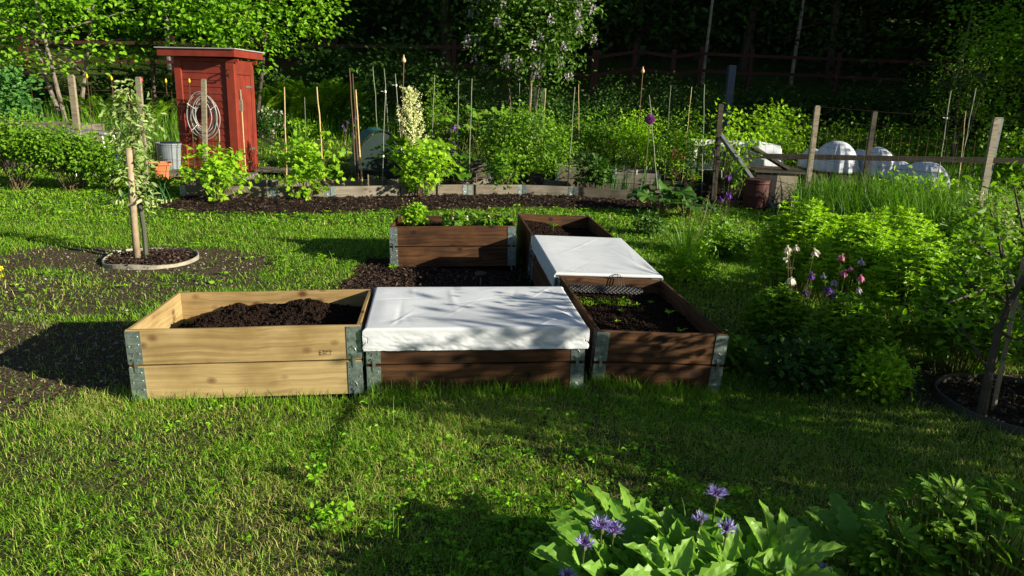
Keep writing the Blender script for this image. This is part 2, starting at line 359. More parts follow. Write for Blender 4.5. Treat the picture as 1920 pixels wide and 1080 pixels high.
gx = np.concatenate([np.linspace(-90, -12, 28)[:-1], np.linspace(-12, -6.5, 60)[:-1], np.arange(-6.5, 6.5, .033), np.linspace(6.5, 14, 60)[1:], np.linspace(14, 90, 28)[1:]])
gy = np.concatenate([np.linspace(-40, 0, 20)[:-1], np.arange(0, 12.6, .033), np.linspace(12.6, 30, 130)[1:], np.linspace(30, 100, 40)[1:]])
X, Y = np.meshgrid(gx, gy); Z = terrain(X, Y)
sm = np.maximum(strip_mask(X, Y), bed_mask(X, Y)); mm = mulch_mask(X, Y); dm = dirt_mask(X, Y)
lump = fbm(X, Y, 9, 4, 5)-.5
Z = Z + sm*.07*lump + strip_mask(X, Y)*.03 + mm*.035*lump + dm*.012*lump
Z = Z - .30*inbox(X, Y, -.04)*0
g = Geo(); g.grid(np.stack([X, Y, Z], -1), np.zeros(X.shape))
GM, t, b, out = newmat('ground')
aw = N(t, 'Attribute', attribute_name='wet'); ad = N(t, 'Attribute', attribute_name='dry')
tc = N(t, 'TexCoord')
n1 = N(t, 'TexNoise', Scale=6, Detail=9, Roughness=.7); n2 = N(t, 'TexNoise', Scale=70, Detail=6, Roughness=.7)
vo = N(t, 'TexVoronoi', Scale=55)
for n_ in (n1, n2, vo): t.links.new(tc.outputs['Object'], n_.inputs['Vector'])
turf = ramp(t, n1.outputs['Fac'], [(.35, (.03, .055, .008)), (.55, (.05, .075, .014)), (.7, (.08, .07, .03))])
dirt = ramp(t, n2.outputs['Fac'], [(.35, (.018, .012, .008)), (.52, (.060, .044, .029)), (.70, (.17, .135, .095))])
wet = ramp(t, n2.outputs['Fac'], [(.38, (.006, .004, .003)), (.58, (.022, .014, .010)), (.75, (.06, .038, .026))])
m1 = N(t, 'MixRGB'); t.links.new(ad.outputs['Fac'], m1.inputs[0]); t.links.new(turf, m1.inputs[1]); t.links.new(dirt, m1.inputs[2])
m2 = N(t, 'MixRGB'); t.links.new(aw.outputs['Fac'], m2.inputs[0]); t.links.new(m1.outputs[0], m2.inputs[1]); t.links.new(wet, m2.inputs[2])
t.links.new(m2.outputs[0], b.inputs['Base Color']); b.inputs['Roughness'].default_value = .95; b.inputs['Specular IOR Level'].default_value = .1
ma = N(t, 'Math', operation='ADD'); t.links.new(n2.outputs['Fac'], ma.inputs[0]); t.links.new(vo.outputs['Distance'], ma.inputs[1])
bp = N(t, 'Bump', Strength=.9, Distance=.015); t.links.new(ma.outputs[0], bp.inputs['Height']); t.links.new(bp.outputs[0], b.inputs['Normal'])
go = g.obj('ground', GM, smooth=True); go['kind'] = 'structure'
for nm_, arr in (('wet', np.maximum(sm, mm)), ('dry', dm)):
    a_ = go.data.attributes.new(nm_, 'FLOAT', 'POINT'); a_.data.foreach_set('value', arr.ravel().astype(np.float32))

def sample_view(n, y0, y1, xl=.80, xr=.80, power=0.):
    """random ground points in the part of the garden the photo looks at"""
    q = rng.random(n*1); e = 2-power
    y = (y0**e+(y1**e-y0**e)*q)**(1/e)
    x = (rng.random(n)*(xl+xr)-xl)*y + (rng.random(n)-.5)*.8
    return x, y
def grass_blades(g, x, y, L, Wd, tilt=(.2, 1.1), straw=None):
    m = len(x); z = terrain(x, y)-.004
    az = rng.random(m)*2*math.pi; tl = tilt[0]+rng.random(m)*(tilt[1]-tilt[0]); bend = .3+.7*rng.random(m)
    d = np.stack([np.cos(az), np.sin(az), 0*az], -1); up = np.array([0, 0, 1.])
    P0 = np.stack([x, y, z], -1)
    P1 = P0+(L*.5)[:, None]*(d*np.sin(tl*.6)[:, None]+up*np.cos(tl*.6)[:, None])
    P2 = P1+(L*.5)[:, None]*(d*np.sin(np.minimum(tl*(1+bend), 1.75))[:, None]+up*np.cos(np.minimum(tl*(1+bend), 1.75))[:, None])
    ph = az+math.pi/2+(rng.random(m)-.5)*1.5
    S = np.stack([np.cos(ph), np.sin(ph), (rng.random(m)-.5)*.6], -1)
    W = np.stack([Wd, Wd*.8, Wd*.12], -1)
    R = rng.random(m)*.72
    if straw is not None: R = np.where(rng.random(m) < straw, .86+.14*rng.random(m), R)
    g.strips(np.stack([P0, P1, P2], 1), W, S, R)
g = Geo()
for n_, y0, y1, wd, L0 in ((460000, 1.9, 4.8, .0026, .040), (260000, 4.6, 8.5, .0048, .042), (100000, 8.2, 12.2, .010, .05), (45000, 12, 20.5, .020, .10)):
    x, y = sample_view(n_, y0, y1, power=.6)
    bare = np.maximum.reduce([np.maximum(strip_mask(x, y), bed_mask(x, y)), mulch_mask(x, y), dirt_mask(x, y)*.93])
    bare = np.maximum(bare, .995*(1-sstep(.44, .45, ring_r(x, y, -3.43, 6.52)))); bare = np.maximum(bare, .99*(1-sstep(.46, .47, ring_r(x, y, 3.0, 3.86))))
    dens = .50+.80*(fbm(x, y, 2.6, 3, 31)-.3)
    clump = .45+.9*vnoise(x*16, y*16, 91)
    keep = (rng.random(n_) < (1-bare)*np.clip(dens*clump, 0, 1)) & ~inbox(x, y, .012)
    x, y = x[keep], y[keep]
    L = L0*(.5+1.1*rng.random(len(x))**1.5)*(.7+.8*fbm(x, y, 1.1, 2, 51))
    near = inbox(x, y, .10); L = np.where(near, L*1.05, L)
    grass_blades(g, x, y, L, wd*(.6+.8*rng.random(len(x))), tilt=(.4, 1.45), straw=.08+.34*strawy(x, y)+.12*(1-sstep(-.9, -.4, x))*(1-sstep(3.4, 4.2, y)))
o = g.obj('lawn_grass', M['grass']); tag(o, 'short patchy lawn grass mixed with dry straw around the planter boxes', 'grass', kind='stuff')

# longer tufts along the foot of the front boxes and loose seed stalks
g = Geo()
for nm in 'ABC':
    bx, by, a, z, tx, ty, w_, d_ = BOXES[nm]
    n_ = {'A': 1500, 'B': 1900, 'C': 1500}[nm]
    u = rng.random(n_)*w_; v = -.012-abs(rng.normal(0, .05, n_)); x = bx+u*math.cos(a)-v*math.sin(a); y = by+u*math.sin(a)+v*math.cos(a)
    k = rng.random(n_) < .3+.9*vnoise(x*7, y*7, 13); x, y = x[k], y[k]
    k = ~inbox(x, y, .008); x, y = x[k], y[k]
    L = (.03+.085*rng.random(len(x))**2.5)*(1.1 if nm == 'B' else .9)
    grass_blades(g, x, y, L, np.full(len(x), .0035), tilt=(.05, .7))
x, y = sample_view(3200, 2.0, 9); k = (~inbox(x, y, .05)) & (mulch_mask(x, y) < .2) & (dirt_mask(x, y) < .5) & (strip_mask(x, y) < .1); x, y = x[k], y[k]
grass_blades(g, x, y, .08+.09*rng.random(len(x)), np.full(len(x), .0032), tilt=(.1, .8))
tag(g.obj('grass_tufts', M['grass']), 'longer uncut grass blades at the foot of the planter boxes', 'grass', kind='stuff')

# small broad leaves among the grass
g = Geo()
for n_, y0, y1, s0 in ((13000, 1.9, 4.4, .019), (9000, 4.4, 12.0, .034)):
    x, y = sample_view(n_, y0, y1)
    pr = fbm(x, y, 1.5, 3, 71); pr = np.maximum(sstep(.48, .60, pr), .75*sstep(7.5, 9, y))
    if y0 < 2: pr = np.maximum(pr*.16, (1-sstep(.6, 1.3, np.hypot((x-.35)/.95, (y-2.55)/.6)))*.8)
    pr *= (1-mulch_mask(x, y))*(1-strip_mask(x, y))*(1-bed_mask(x, y))*(1-.6*dirt_mask(x, y))
    k = (rng.random(n_) < pr) & ~inbox(x, y, .02); x, y = x[k], y[k]; n2_ = len(x); q = 5
    x = np.repeat(x, q); y = np.repeat(y, q); az = rng.random(n2_*q)*6.283; hh = np.repeat(.012+.05*rng.random(n2_)**2, q)
    s = np.repeat(s0*(.5+1.1*rng.random(n2_)**2), q)
    C = np.stack([x+.3*s*np.cos(az), y+.3*s*np.sin(az), terrain(x, y)+hh], -1)
    D = np.stack([np.cos(az), np.sin(az), .35*rng.random(len(x))], -1)
    g.leaves(C, D, np.array([0, 0, 1.])+.5*rng.normal(size=C.shape), s, s*.62, 'oval', np.repeat(rng.random(n2_), q))
tag(g.obj('clover_weeds', M['weed']), 'low clover and young weeds growing through the lawn', 'ground cover', kind='stuff')

# bark chips and crumbs of soil
g = Geo()
def chips(n_, xs, ys, mask, s0, dz=.012):
    x = xs[0]+rng.random(n_)*(xs[1]-xs[0]); y = ys[0]+rng.random(n_)*(ys[1]-ys[0])
    k = rng.random(n_) < mask(x, y); x, y = x[k], y[k]; k = ~inbox(x, y, .01); x, y = x[k], y[k]
    z = terrain(x, y)+(np.maximum(strip_mask(x, y), bed_mask(x, y))*.07+mulch_mask(x, y)*.035)*(fbm(x, y, 9, 4, 5)-.5)+strip_mask(x, y)*.03
    D = rng.normal(size=(len(x), 3)); D[:, 2] *= .45
    g.leaves(np.stack([x, y, z+dz*rng.random(len(x))], -1), D, np.array([0, 0, 1.])+.6*rng.normal(size=D.shape), s0*(.4+1.1*rng.random(len(x))), s0*.45*(.5+rng.random(len(x))), 'diamond')
chips(22000, (-1.7, .5), (4.3, 6.8), mulch_mask, .032)
chips(15000, (-5.1, 3.3), (8.9, 12.1), strip_mask, .045)
tag(g.obj('bark_mulch', M['mulch']), 'dark bark chips between the planter boxes and along the back bed', 'mulch', kind='stuff')
g = Geo()
n_ = 3600; x = -5.2+rng.random(n_)*4; y = 3.2+rng.random(n_)*4.2; k = (rng.random(n_) < dirt_mask(x, y)) & ~inbox(x, y, .02); x, y = x[k], y[k]
for i in range(len(x)):
    s = .003+.012*random.random()**4
    g.ball((x[i], y[i], terrain(x[i], y[i])+s*.2), (s*1.3, s, s*.7), 5, R=random.random())
M['pebble'] = leafmat('pebble', (.08, .07, .05), (.18, .16, .13), (.34, .32, .28), trans=0, rough=.85)
tag(g.obj('gravel', M['pebble']), 'small pale pebbles scattered on the bare dirt of the lawn', 'gravel', kind='stuff')
# ------------------------------------------------------------------ planter boxes made of hinged collars
def board(parent, L, zc, M4, mat, th=.020, h=.192, name='board'):
    g = Geo(); n = max(2, int(L/.05)); xs = np.linspace(-L/2, L/2, n)
    wob = .0012*np.sin(xs*7+random.random()*6)
    prof = [(-th/2+.002, -h/2), (th/2-.002, -h/2), (th/2, -h/2+.002), (th/2, h/2-.002), (th/2-.002, h/2), (-th/2+.002, h/2), (-th/2, h/2-.002), (-th/2, -h/2+.002)]
    P = np.array([[(x, a+w_*.5, c_+(w_ if c_ > 0 else 0)) for a, c_ in prof] for x, w_ in zip(xs, wob)]); k = 8
    i = np.arange(n-1)[:, None]*k; j = np.arange(k)[None]; j2 = (j+1) % k
    g.add(P.reshape(-1, 3), [np.stack([i+j, i+k+j, i+k+j2, i+j2], -1).reshape(-1, 4), np.array([np.arange(k)]), np.array([np.arange(k)[::-1]+(n-1)*k])])
    o = g.obj(name, mat, parent); o.matrix_local = M4 @ Matrix.Translation((0, 0, zc)); return o
def hinge(parent, sx, sy, z0, w_, d_, h=.184, name='corner_hinge'):
    """folded galvanised corner plate on both faces of one corner"""
    g = Geo(); L = .074; p = .0035
    cx, cy = sx*w_/2, sy*d_/2
    def face(ax):
        # ax 0: plate on the front/back face, 1: on the side face
        def bx(u0, u1, z_0, z_1, q0, q1):
            if ax == 0:
                xs = sorted((cx-sx*u0, cx-sx*u1)); ys = sorted((cy+sy*q0, cy+sy*q1))
            else:
                ys = sorted((cy-sy*u0, cy-sy*u1)); xs = sorted((cx+sx*q0, cx+sx*q1))
            g.box((xs[0], ys[0], z_0), (xs[1], ys[1], z_1))
        bx(-.002 if ax == 0 else 0, L, z0+.004, z0+h, .0005, p)
        for k in range(4): bx(.012, L-.016, z0+.020+k*.045, z0+.024+k*.045, p, p+.0035)
        bx(.030, .046, z0-.045, z0+.028, p+.0005, p+.006)            # hook over the collar below
        bx(.024, .052, z0+.026, z0+.034, p, p+.009)
        for u, zz in ((.058, .155), (.060, .06), (.060, .11), (.012, .100)):
            c = np.array((cx-sx*u, cy+sy*p, z0+zz)) if ax == 0 else np.array((cx+sx*p, cy-sy*u, z0+zz))
            g.ball(c, .005, 6)
        # curved bead
        th = np.linspace(0, 1.5, 6); u = .045-.022*np.cos(th)+.004; zz = z0+.045+.03*np.sin(th)
        P = [((cx-sx*a, cy+sy*(p+.001), c_) if ax == 0 else (cx+sx*(p+.001), cy-sy*a, c_)) for a, c_ in zip(u, zz)]
        g.tube(P, .003, 5)
    face(0); face(1)
    return g.obj(name, M['zinc'], parent)
def collar_box(name, label, cat, loc, rot, w_, d_, mat, levels=2, sink=0, group=None, hinges=(1, 1, 1, 1), zh=.2, metal=True):
    t = thing(name, label, cat, loc, 0, group); t.rotation_mode = 'QUATERNION'; t.rotation_quaternion = rot
    th = .020
    for lv in range(levels):
        zc = lv*zh+.098
        gap = (random.random()-.5)*.003
        I = Matrix.Identity(4)
        board(t, w_-.001, zc, Matrix.Translation((0, -d_/2+th/2+gap, 0)), mat); board(t, w_-.001, zc, Matrix.Translation((0, d_/2-th/2, 0)), mat)
        for s in (-1, 1):
            board(t, d_-2*th-.004, zc, Matrix.Translation((s*(w_/2-th/2-.001), 0, 0)) @ Matrix.Rotation(math.pi/2, 4, 'Z'), mat)
        if metal:
            for k, (sx, sy) in enumerate(((-1, -1), (1, -1), (1, 1), (-1, 1))):
                if hinges[k]: hinge(t, sx, sy, lv*zh+.004, w_, d_)
    return t
def box_frame(k):
    bx, by, a, z, tx, ty, w_, d_ = BOXES[k]
    u = Vector((math.cos(a), math.sin(a), tx)).normalized(); v = Vector((-math.sin(a), math.cos(a), ty)); n = u.cross(v).normalized(); v = n.cross(u)
    R3 = Matrix((u, v, n)).transposed()
    c = Vector((bx, by, z)) + Vector((math.cos(a), math.sin(a), 0))*w_/2 + Vector((-math.sin(a), math.cos(a), 0))*d_/2
    return c, R3.to_quaternion(), w_, d_
LB = {'A': ('pale new pine planter box with empty top and heap of soil, front left', 'pine'),
      'B': ('dark stained planter box under the crumpled white fleece, between pine box and open box', 'dark_wood'),
      'C': ('dark stained planter box with seedlings in bare soil, front right of the group', 'dark_wood'),
      'D': ('dark stained planter box under the flat white fleece, middle of the right-hand row', 'dark_wood'),
      'E': ('dark stained open planter box with one seedling, farthest of the right-hand row', 'dark_wood'),
      'F': ('dark stained planter box with leafy herbs and strawberry plants, back left', 'dark_wood')}
BT = {}
for k in 'ABCDEF':
    c, q, w_, d_ = box_frame(k)
    BT[k] = collar_box('planter_box', LB[k][0], 'planter box', c, q, w_, d_, M[LB[k][1]], group='two tier wooden planter boxes on the lawn')
def on_box(o, k):
    c, q, _, _ = box_frame(k); o.rotation_mode = 'QUATERNION'; o.rotation_quaternion = q; o.location = c; return o
def W(k, x, y, z):
    c, q, _, _ = box_frame(k); return np.array(c + q @ Vector((x, y, z)))
def soil_fill(k, f, label, amp=.02, res=.011, seed=1, crumbs=2500):
    w_, d_ = BOXES[k][6:]; x = np.arange(-w_/2+.022, w_/2-.021, res); y = np.arange(-d_/2+.022, d_/2-.021, res)
    X, Y = np.meshgrid(x, y); Z = f(X, Y)+amp*(fbm(X, Y, 14, 4, seed)-.5)*2+amp*.5*(vnoise(X*75, Y*75, seed+3)-.5)
    g = Geo(); g.grid(np.stack([X, Y, Z], -1))
    for i in range(crumbs):
        iy = random.randrange(len(y)); ix = random.randrange(len(x)); s = .003+.009*random.random()**2.5
        g.ball((X[iy, ix], Y[iy, ix], Z[iy, ix]+s*.3), (s*1.2, s, s*.8), 4)
    return tag(on_box(g.obj('soil', M['soil']), k), label, 'soil', kind='stuff')
def heap(x, y):
    e = sstep(-.60, -.34, x+.14*(fbm(x, y, 5, 2, 4)-.5)*2)
    return .14+.17*e+.035*sstep(.05, .16, x)*(1-sstep(.24, .36, x))*sstep(-.1, .3, y) - .02*sstep(.3, .5, x)
soil_fill('A', heap, 'rough dark brown soil heaped inside the pale pine planter box', .024, seed=11, crumbs=4500)
soil_fill('C', lambda x, y: .285+.0*x, 'dark soil of the planter box with the seedling rows', .014, seed=13, crumbs=5000)
soil_fill('E', lambda x, y: .26+.06*sstep(.25, -.35, x)*1.0, 'dark soil inside the farthest open planter box', .016, seed=15, crumbs=3000)
soil_fill('F', lambda x, y: .33+0*x, 'soil of the planter box holding herbs and strawberries', .012, seed=16, crumbs=800)

# ------------------------------------------------------------------ fleece covers
def cover(k, label, ovl, mesh_seed, sag, r=.010, crump=1.):
    """ovl = overhang (left, right, front, back) in metres"""
    w_, d_ = BOXES[k][6:]; l, rt, f, bk = ovl; n1_, n2_ = 280, 200
    s = np.linspace(-w_/2-l, w_/2+rt, n1_); tt = np.linspace(-d_/2-f, d_/2+bk, n2_); S, T = np.meshgrid(s, tt)
    def fold(q, lim):
        a = np.abs(q)-lim; sg = np.sign(q)
        over = np.maximum(a, 0); arc = r*math.pi/2
        th = np.minimum(over, arc)/r
        pos = np.where(a > 0, sg*(lim+r*np.sin(th)), q); drop = np.where(a > 0, r*(1-np.cos(th))+np.maximum(over-arc, 0), 0)
        return pos, drop, a > 0
    Xp, dx, ox = fold(S, w_/2-r*.3); Yp, dy, oy = fold(T, d_/2-r*.3)
    hem = 0*S
    Zp = .412-np.maximum(dx, dy)
    # corners: cloth bunches outward
    both = ox & oy; Xp = Xp+np.where(both, np.sign(S)*.010*np.sin(dy*70), 0)
    inn = np.minimum((w_/2-np.abs(S)), (d_/2-np.abs(T)))
    top = sstep(0, .10, inn)
    wr = fbm(S*1.0, T*2.2, 4.5, 4, mesh_seed)-.5; wr2 = np.abs(fbm(S*1.6, T*1.1, 5, 3, mesh_seed+5)-.5)
    ln = sum(a*np.exp(-((( S-sx)*math.sin(q)-(T-sy)*math.cos(q))/wd)**2)*np.exp(-(((S-sx)*math.cos(q)+(T-sy)*math.sin(q))/le)**2)
             for sx, sy, q, wd, le, a in [(random.uniform(-.5, .5)*w_, random.uniform(-.5, .5)*d_, random.uniform(-.5, .5) + (1.4 if random.random() < .3 else 0), random.uniform(.007, .024), random.uniform(.08, .40), random.uniform(-.003, .0035)) for _ in range(34)])
    Zp = Zp - sag*top*sstep(0, .35, inn) + crump*(.014*top*(fbm(S, T, 2.6, 2, mesh_seed)-.5) + top*ln)
    # folds radiating from the front right corner
    cxr = np.hypot(S-w_/2, T+d_/2); an = np.arctan2(T+d_/2, w_/2-S)
    Zp = Zp + crump*.010*np.sin(an*11+2)*np.exp(-((cxr-.22)/.16)**2)*sstep(0, .05, inn)
    # hanging part: vertical ripples pushing outwards
    rip = .38*(fbm(S*1.0, T*0+Zp*4, 9, 3, mesh_seed+9)-.42)+.26*(fbm(S*1.0+Zp*1.2, Zp*1.4, 20, 3, 5)-.5)
    hang = np.clip(dy/.10, 0, 1); Yp = Yp+np.sign(T)*.045*rip*hang*oy*crump - .004*oy
    ripx = .5*(fbm(T*1.2, Zp*3, 9, 3, mesh_seed+19)-.35); Xp = Xp+np.sign(S)*.035*ripx*np.clip(dx/.1, 0, 1)*ox*crump
    Zp = Zp+hang*.004*(fbm(S, 0*S, 5, 2, 8)-.5)
    g = Geo(); g.grid(np.stack([Xp, Yp, Zp], -1))
    # rolled hem
    fr = np.stack([Xp[0], Yp[0], Zp[0]], -1)
    if f > 0: g.tube(fr, .0014, 4)
    o = on_box(g.obj('fleece_cover', M['fleece'], smooth=True), k); tag(o, label, 'fleece cover', 'white fleece covers on the planter boxes')
    m = o.modifiers.new('s', 'SOLIDIFY'); m.thickness = .0015; m.offset = 0
    return o
cover('B', 'crumpled white fleece cover with hanging front edge, next to the pine box', (.11, .09, .13, .03), 3, .018, r=.012)
cover('D', 'flat white fleece cover stretched over the middle right box', (.14, .05, .02, .02), 23, .008, crump=.5)

# stamp on the pine box (flat ink marks, 0.4 mm proud of the board)
t = thing('ink_stamp', 'small square ink stamp with letters on the pale pine box front', 'stamp', (0, 0, 0)); on_box(t, 'A')
g = Geo()
w_, d_ = 1.2, .8; x0 = .385; x1 = .440; xm = .402; z0 = .232; z1 = .258; yy = -d_/2-.0017
for a, b_ in (((xm, z0), (x1, z0)), ((xm, z1), (x1, z1)), ((xm, z0), (xm, z1)), ((x1, z0), (x1, z1)), ((x0-.004, z0-.002), (x0-.004, z1)), ((x0-.004, z1), (xm-.003, z1)), ((x0-.004, z0-.002), (xm-.003, z0-.002))):
    g.bar((a[0], yy, a[1]), (b_[0], yy, b_[1]), .0009, .0009)
g.obj('frame_lines', M['black'], t)
def letters(txt, size, loc, rot, mat, parent, name='lettering', ex=.0004):
    c = bpy.data.curves.new(name, 'FONT'); c.body = txt; c.size = size; c.extrude = ex; c.materials.append(mat)
    o0 = bpy.data.objects.new(name, c); me = bpy.data.meshes.new_from_object(o0); me.name = name; bpy.data.objects.remove(o0)
    o = bpy.data.objects.new(name, me); COL.objects.link(o); o.parent = parent; o.location = loc; o.rotation_euler = rot; return o
letters('PL-SE 1119', .0095, (xm+.002, yy, z1-.011), (math.pi/2, 0, 0), M['black'], t)
letters('HT', .010, (xm+.003, yy, z0+.004), (math.pi/2, 0, 0), M['black'], t)
letters('IP', .011, (x0-.002, yy, z0+.010), (math.pi/2, 0, 0), M['black'], t); letters('PC', .009, (x0-.002, yy, z0+.001), (math.pi/2, 0, 0), M['black'], t)
# ------------------------------------------------------------------ plant builders
UP = np.array([0, 0, 1.]); SUNV = np.array([.88, -.34, .32])      # leaves turn partly towards the light
def ball_pts(n, p=2.0):
    d = nrm(rng.normal(size=(n, 3))); return d*(rng.random(n)**(1/p))[:, None]
def curve(a, b_, sag=.15, n=6, jit=.04):
    a = np.array(a, float); b_ = np.array(b_, float); t = np.linspace(0, 1, n)[:, None]; L = np.linalg.norm(b_-a)
    m = (a+b_)/2+np.array([0, 0, sag*L])+rng.normal(size=3)*jit*L
    return (1-t)**2*a+2*t*(1-t)*m+t*t*b_
def leaf_cloud(g, C, per, spread, L, asp, kind, out=None, droop=.25, flat=.5, jl=.5):
    """leaves in clumps round the centres C"""
    m = len(C)*per; c = np.repeat(C, per, 0); off = rng.normal(size=(m, 3))*np.array(spread); P = c+off
    D = rng.normal(size=(m, 3))*np.array([1, 1, .5])+nrm(off)*.8; D[:, 2] -= droop
    if out is not None: D += np.repeat(out, per, 0)*.5
    Nn = UP*.8+SUNV*.65+rng.normal(size=(m, 3))*flat
    ll = L*(1-jl/2+jl*rng.random(m)); g.leaves(P, D, Nn, ll, ll*asp, kind, np.clip(np.repeat(rng.random(len(C)), per)*.5+rng.random(m)*.5, 0, 1))
def bush(name, label, cat, base, H, rx, leaf=.05, kind='diamond', mat='mid_green', ncl=70, per=26, ry=.8, zlow=.12, asp=.7, nst=14, group=None, shape=2.0,
         spread=None, stem='brown_stem', droop=.25, flat=.55, top=1.0, lean=(0, 0), flowers=None, fl=None, stem_r=.006):
    t = thing(name, label, cat, base, 0, group)
    q = ball_pts(ncl, shape); zz = zlow+(1-zlow)*(.5+.5*q[:, 2])
    wid = 1-(1-top)*zz
    C = np.stack([q[:, 0]*rx*wid+lean[0]*zz*H, q[:, 1]*rx*ry*wid+lean[1]*zz*H, zz*H], -1)
    sp = spread or rx*.16
    g = Geo(); leaf_cloud(g, C, per, (sp, sp, sp*.7), leaf, asp, kind, out=nrm(q), droop=droop, flat=flat); g.obj('leaves', M[mat], t)
    g = Geo()
    for i in range(min(nst, ncl)):
        a = random.random()*6.28; g.tube(curve((rx*.12*math.cos(a), rx*.12*math.sin(a), -.03), C[i], .12), np.linspace(stem_r, stem_r*.35, 6), 5)
    g.obj('stems', M[stem], t)
    if flowers:
        n_, s_, mt = flowers; g = Geo(); k = rng.integers(0, ncl, n_); Cf = C[k]+nrm(q[k])*sp*.8+rng.normal(size=(n_, 3))*sp*.3
        if n_ <= 10:
            for c_ in Cf: g = Geo(); flower_puffs(g, c_[None], s_); g.obj('flower', M[mt], t)
        else: flower_puffs(g, Cf, s_); g.obj('flowers', M[mt], t)
    return t
def flower_puffs(g, C, s, per=9):
    m = len(C)*per; c = np.repeat(C, per, 0); d = nrm(rng.normal(size=(m, 3))); g.leaves(c+d*s*.15, d, rng.normal(size=(m, 3)), s*.6, s*.5, 'diamond')
def pxsize(px, Y): return px*Y/CF
def pbush(name, label, cat, u, vb, vt, wpx, Y=None, **kw):
    if Y is None: b_ = gp(u, vb)
    else:
        b_ = at(u, vb, Y); b_[2] = float(terrain(b_[0], b_[1]))
    top = at(u, vt, b_[1]); return bush(name, label, cat, b_, top[2]-b_[2], pxsize(wpx/2, b_[1]), **kw)

def tree(name, label, base, H, cz, rx, rz, leaf=.12, kind='diamond', mat='forest', ncl=160, per=34, trunk=.16, group=None, cat='tree', bark='bark', off=(0, 0), asp=.65,
         shape=2.2, spread=(.42, .42, .16), nbr=26, multi=1, ry=1., flat=.5, droop=.2, flowers=None):
    t = thing(name, label, cat, base, 0, group)
    q = ball_pts(ncl, shape); C = np.stack([q[:, 0]*rx+off[0], q[:, 1]*rx*ry+off[1], cz+q[:, 2]*rz], -1)
    g = Geo(); leaf_cloud(g, C, per, spread, leaf, asp, kind, out=q*.6, droop=droop, flat=flat); g.obj('crown', M[mat], t)
    g = Geo()
    for k in range(multi):
        a = k*6.28/max(multi, 1)+.5; r0 = 0 if multi == 1 else trunk*1.3
        tip = np.array([off[0]*.8+(0 if multi == 1 else rx*.35*math.cos(a)), off[1]*.8+(0 if multi == 1 else rx*.3*math.sin(a)), min(H, cz+rz*.6)])
        P = curve((r0*math.cos(a), r0*math.sin(a), -.2), tip, 0., 12, .05 if multi > 1 else .02); g.tube(P, np.linspace(trunk*(1 if multi == 1 else .6), trunk*.2, 12), 8)
        for i in range(nbr//multi):
            c = C[(i*7+k*3) % ncl]; j = int(np.clip(np.searchsorted(P[:, 2], c[2]-.35*abs(np.hypot(*(c[:2]-tip[:2])))), 2, 10))
            g.tube(curve(P[j], c, .08, 7, .05), np.linspace(trunk*.28, trunk*.05, 7), 5)
    g.obj('trunk', M[bark], t)
    if flowers:
        n_, s_, mt = flowers; g = Geo(); k = rng.integers(0, ncl, n_); k = k[np.linalg.norm(q[k], axis=1) > .6]
        Cf = C[k]+nrm(q[k])*.22
        for i in range(len(Cf)):      # upright panicles of tiny florets
            m = 26; zz = rng.random(m)**.8; ang = rng.random(m)*6.28; r_ = s_*.32*(1-zz*.8); c = Cf[i]+np.stack([r_*np.cos(ang), r_*np.sin(ang), zz*s_], -1)
            g.leaves(c, np.stack([np.cos(ang), np.sin(ang), .3+0*ang], -1), rng.normal(size=(m, 3)), s_*.22, s_*.22, 'diamond')
        g.obj('blossoms', M[mt], t)
    return t
def fern(label, base, n, L, group='ferns behind the vegetable beds', up=.9, mat='fern'):
    g = Geo(); t = thing('fern', label, 'fern', base, 0, group); gs = Geo()
    for i in range(n):
        a = random.random()*6.28; l = L*(.7+.4*random.random()); k = 22; s = np.linspace(0, 1, k); el = up*(.85+.25*random.random())
        hor = l*(.25*s+.45*s**2.2); ver = l*el*(s-.28*s**3)
        P = np.stack([hor*math.cos(a), hor*math.sin(a), ver], -1)+np.array([math.cos(a), math.sin(a), 0])*.05; T = nrm(np.gradient(P, axis=0)); S = nrm(np.cross(T, UP+.2*rng.normal(size=3)))
        gs.tube(P[::3], np.linspace(.006, .002, len(P[::3])), 4)
        wdt = l*.16*np.sin(np.clip(s*1.08, 0, 1)**.7*math.pi)**.8+.01
        for sg in (-1, 1):
            C = P[2:]; D = S[2:]*sg+T[2:]*.35; g.leaves(C, D, np.cross(T[2:], S[2:])*(-1)+.15*rng.normal(size=(k-2, 3)), wdt[2:], l*.07, 'diamond')
    g.obj('fronds', M[mat], t); gs.obj('stalks', M['stem'], t); return t
def stalks(g, gl, base, n, H, r, spread, nleaf=0, L=.08, kind='lance', asp=.25, head=None):
    for i in range(n):
        a = random.random()*6.28; q = spread*random.random()**.5; b0 = np.array(base)+np.array([.3*q*math.cos(a), .3*q*math.sin(a), 0]); h = H*(.7+.4*random.random())
        tip = np.array(base)+np.array([q*math.cos(a), q*math.sin(a), h]); P = curve(b0, tip, .02, 7, .04); g.tube(P, np.linspace(r, r*.5, 7), 5)
        if nleaf:
            k = nleaf; tt = rng.random(k)*6; ii = tt.astype(int); C = P[ii]+(P[np.minimum(ii+1, 6)]-P[ii])*(tt-ii)[:, None]
            D = rng.normal(size=(k, 3)); D[:, 2] = .3+.3*rng.random(k); gl.leaves(C, D, UP+.4*rng.normal(size=(k, 3)), L*(.6+.7*rng.random(k)), L*asp, kind)
        if head: head(tip, nrm(P[-1]-P[-2]))
